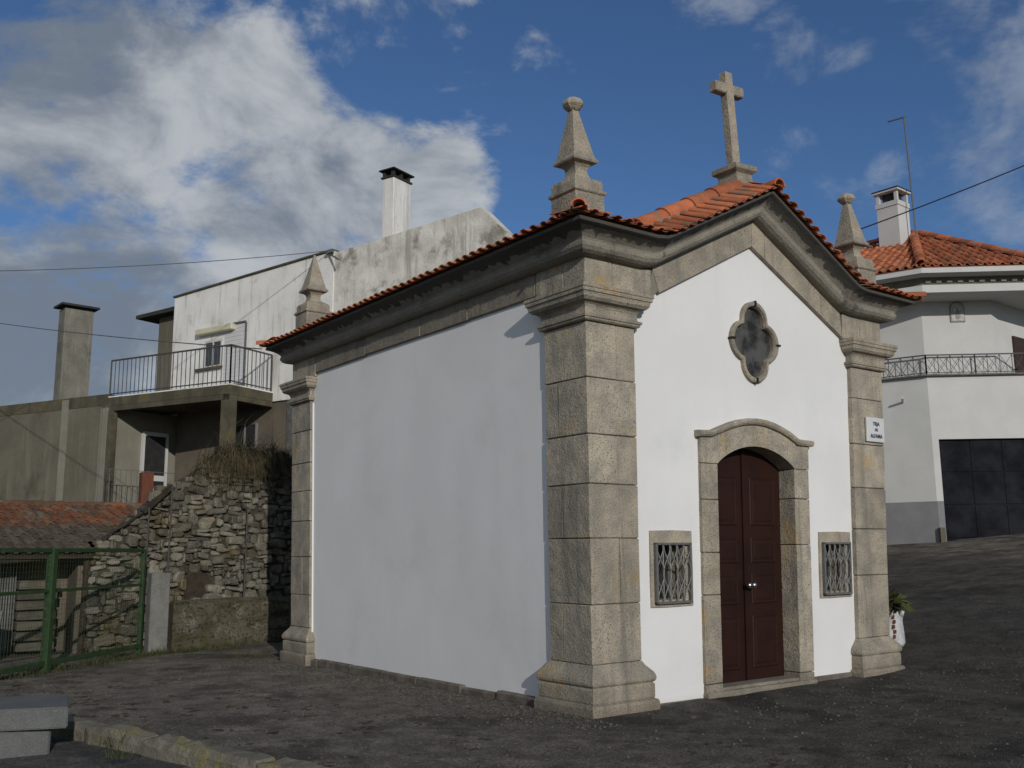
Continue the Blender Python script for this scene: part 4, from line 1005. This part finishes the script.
# railing
bm = NB()
def lattice(A, B, n):
    for i in range(n+1):
        p = A.lerp(B, i/n); bar(bm, up3(p, 5.66), up3(p, 6.14), .028 if i % 4 == 0 else .012)
        if i < n:
            q = A.lerp(B, (i+1)/n); bar(bm, up3(p, 5.68), up3(q, 6.12), .009); bar(bm, up3(p, 6.12), up3(q, 5.68), .009)
    bar(bm, up3(A, 6.14), up3(B, 6.14), .03); bar(bm, up3(A, 5.69), up3(B, 5.69), .018)
lattice(C0, C0+d1*4.8, 16); lattice(C0, C0+d0*4.2, 14)
obj('railing', bm, 'rail', rh)
# tile panel, dark shutter door, lamp, meter
bm = NB(); U = lambda u, v, z: uc+d1*u+n1_*v+Vector((0, 0, z))
pts = [(.70, 7.00), (1.06, 7.00), (1.06, 7.38)]+[(.88+.18*math.cos(a*math.pi/8), 7.38+.15*math.sin(a*math.pi/8)) for a in range(1, 8)]+[(.70, 7.38)]
prism(bm, pts, -.03, -.002, lambda p, d: U(p[0], d, p[1])); tpn = obj('tile_panel', bm, 'iron_pale', rh)
pts = [(.88+(x-.88)*.84, 7.22+(z-7.22)*.88) for x, z in pts]
bm = NB(); prism(bm, pts, -.036, -.031, lambda p, d: U(p[0], d, p[1])); obj('picture', bm, 'ochre', tpn)
bm = NB(); prism(bm, [(.82, 7.08), (.94, 7.08), (.93, 7.25), (.90, 7.32), (.88, 7.36), (.86, 7.32), (.83, 7.25)], -.040, -.0365, lambda p, d: U(p[0], d, p[1])); obj('figure_shape', bm, 'iron_pale', tpn)
bm = NB(); dr = (d1*math.cos(R(42))+n1_*math.sin(R(42))); dn_ = Vector((dr.y, -dr.x, 0)); dn_ = dn_ if dn_.dot(Fh) < 0 else -dn_
q = ur+dr*1.0; polyprism(bm, [q+dn_*.004, q+dr*.9+dn_*.004, q+dr*.9+dn_*.05, q+dn_*.05], 5.67, 6.75); obj('shutter_door', bm, 'darkdoor', rh)
bm = NB(); tube(bm, [P3l(.62, -.01, 5.0), P3l(.55, -.28, 5.08)], .03, 8); obj('wall_spout', bm, 'white', rh)
bm = NB(); box(bm, -.02, .10, -.12, -.008, 1.50, 1.86, P3); obj('meter_box', bm, 'concrete', rh)
an = thing('antenna', 'thin roof antenna mast with a short crossbar beside the white chimney of the right house', 'antenna', (18.95, 7.6, 9.5))
bm = NB(); tube(bm, [(18.95, 7.60, 9.3), (18.86, 7.64, 13.47)], .022, 6); obj('mast', bm, 'iron', an)
bm = NB(); bar(bm, (18.89, 7.62, 13.44), (18.50, 7.92, 13.30), .035); obj('crossbar', bm, 'cable', an)

# ------------------------------------------------------------------ cables
def cable(name, a, b, sag, r, m, label):
    bm = NB(); a, b = Vector(a), Vector(b); pts = [a.lerp(b, t/24)-Vector((0, 0, sag*4*(t/24)*(1-t/24))) for t in range(25)]
    tube(bm, pts, r*.75, 6); return tag(obj(name, bm, m), label, 'cable')
CABLES = True
cable('overhead_cable', (4.26, 13.90, 8.46), (-3.85, 15.88, 7.04), .12, .012, 'wire', 'grey wire running left from the top of the white house into the clouds')
cable('overhead_cable', (-.35, 6.63, 4.27), (-3.3, 21.7, 7.53), .10, .012, 'wire', 'grey wire passing in front of the tall concrete chimney to the chapel eave corner')
cable('power_cable', (4.70, .32, 5.26), (8.571, -1.54, 7.10), .04, .012, 'cable', 'black cable running from the right front finial of the chapel to the right edge')
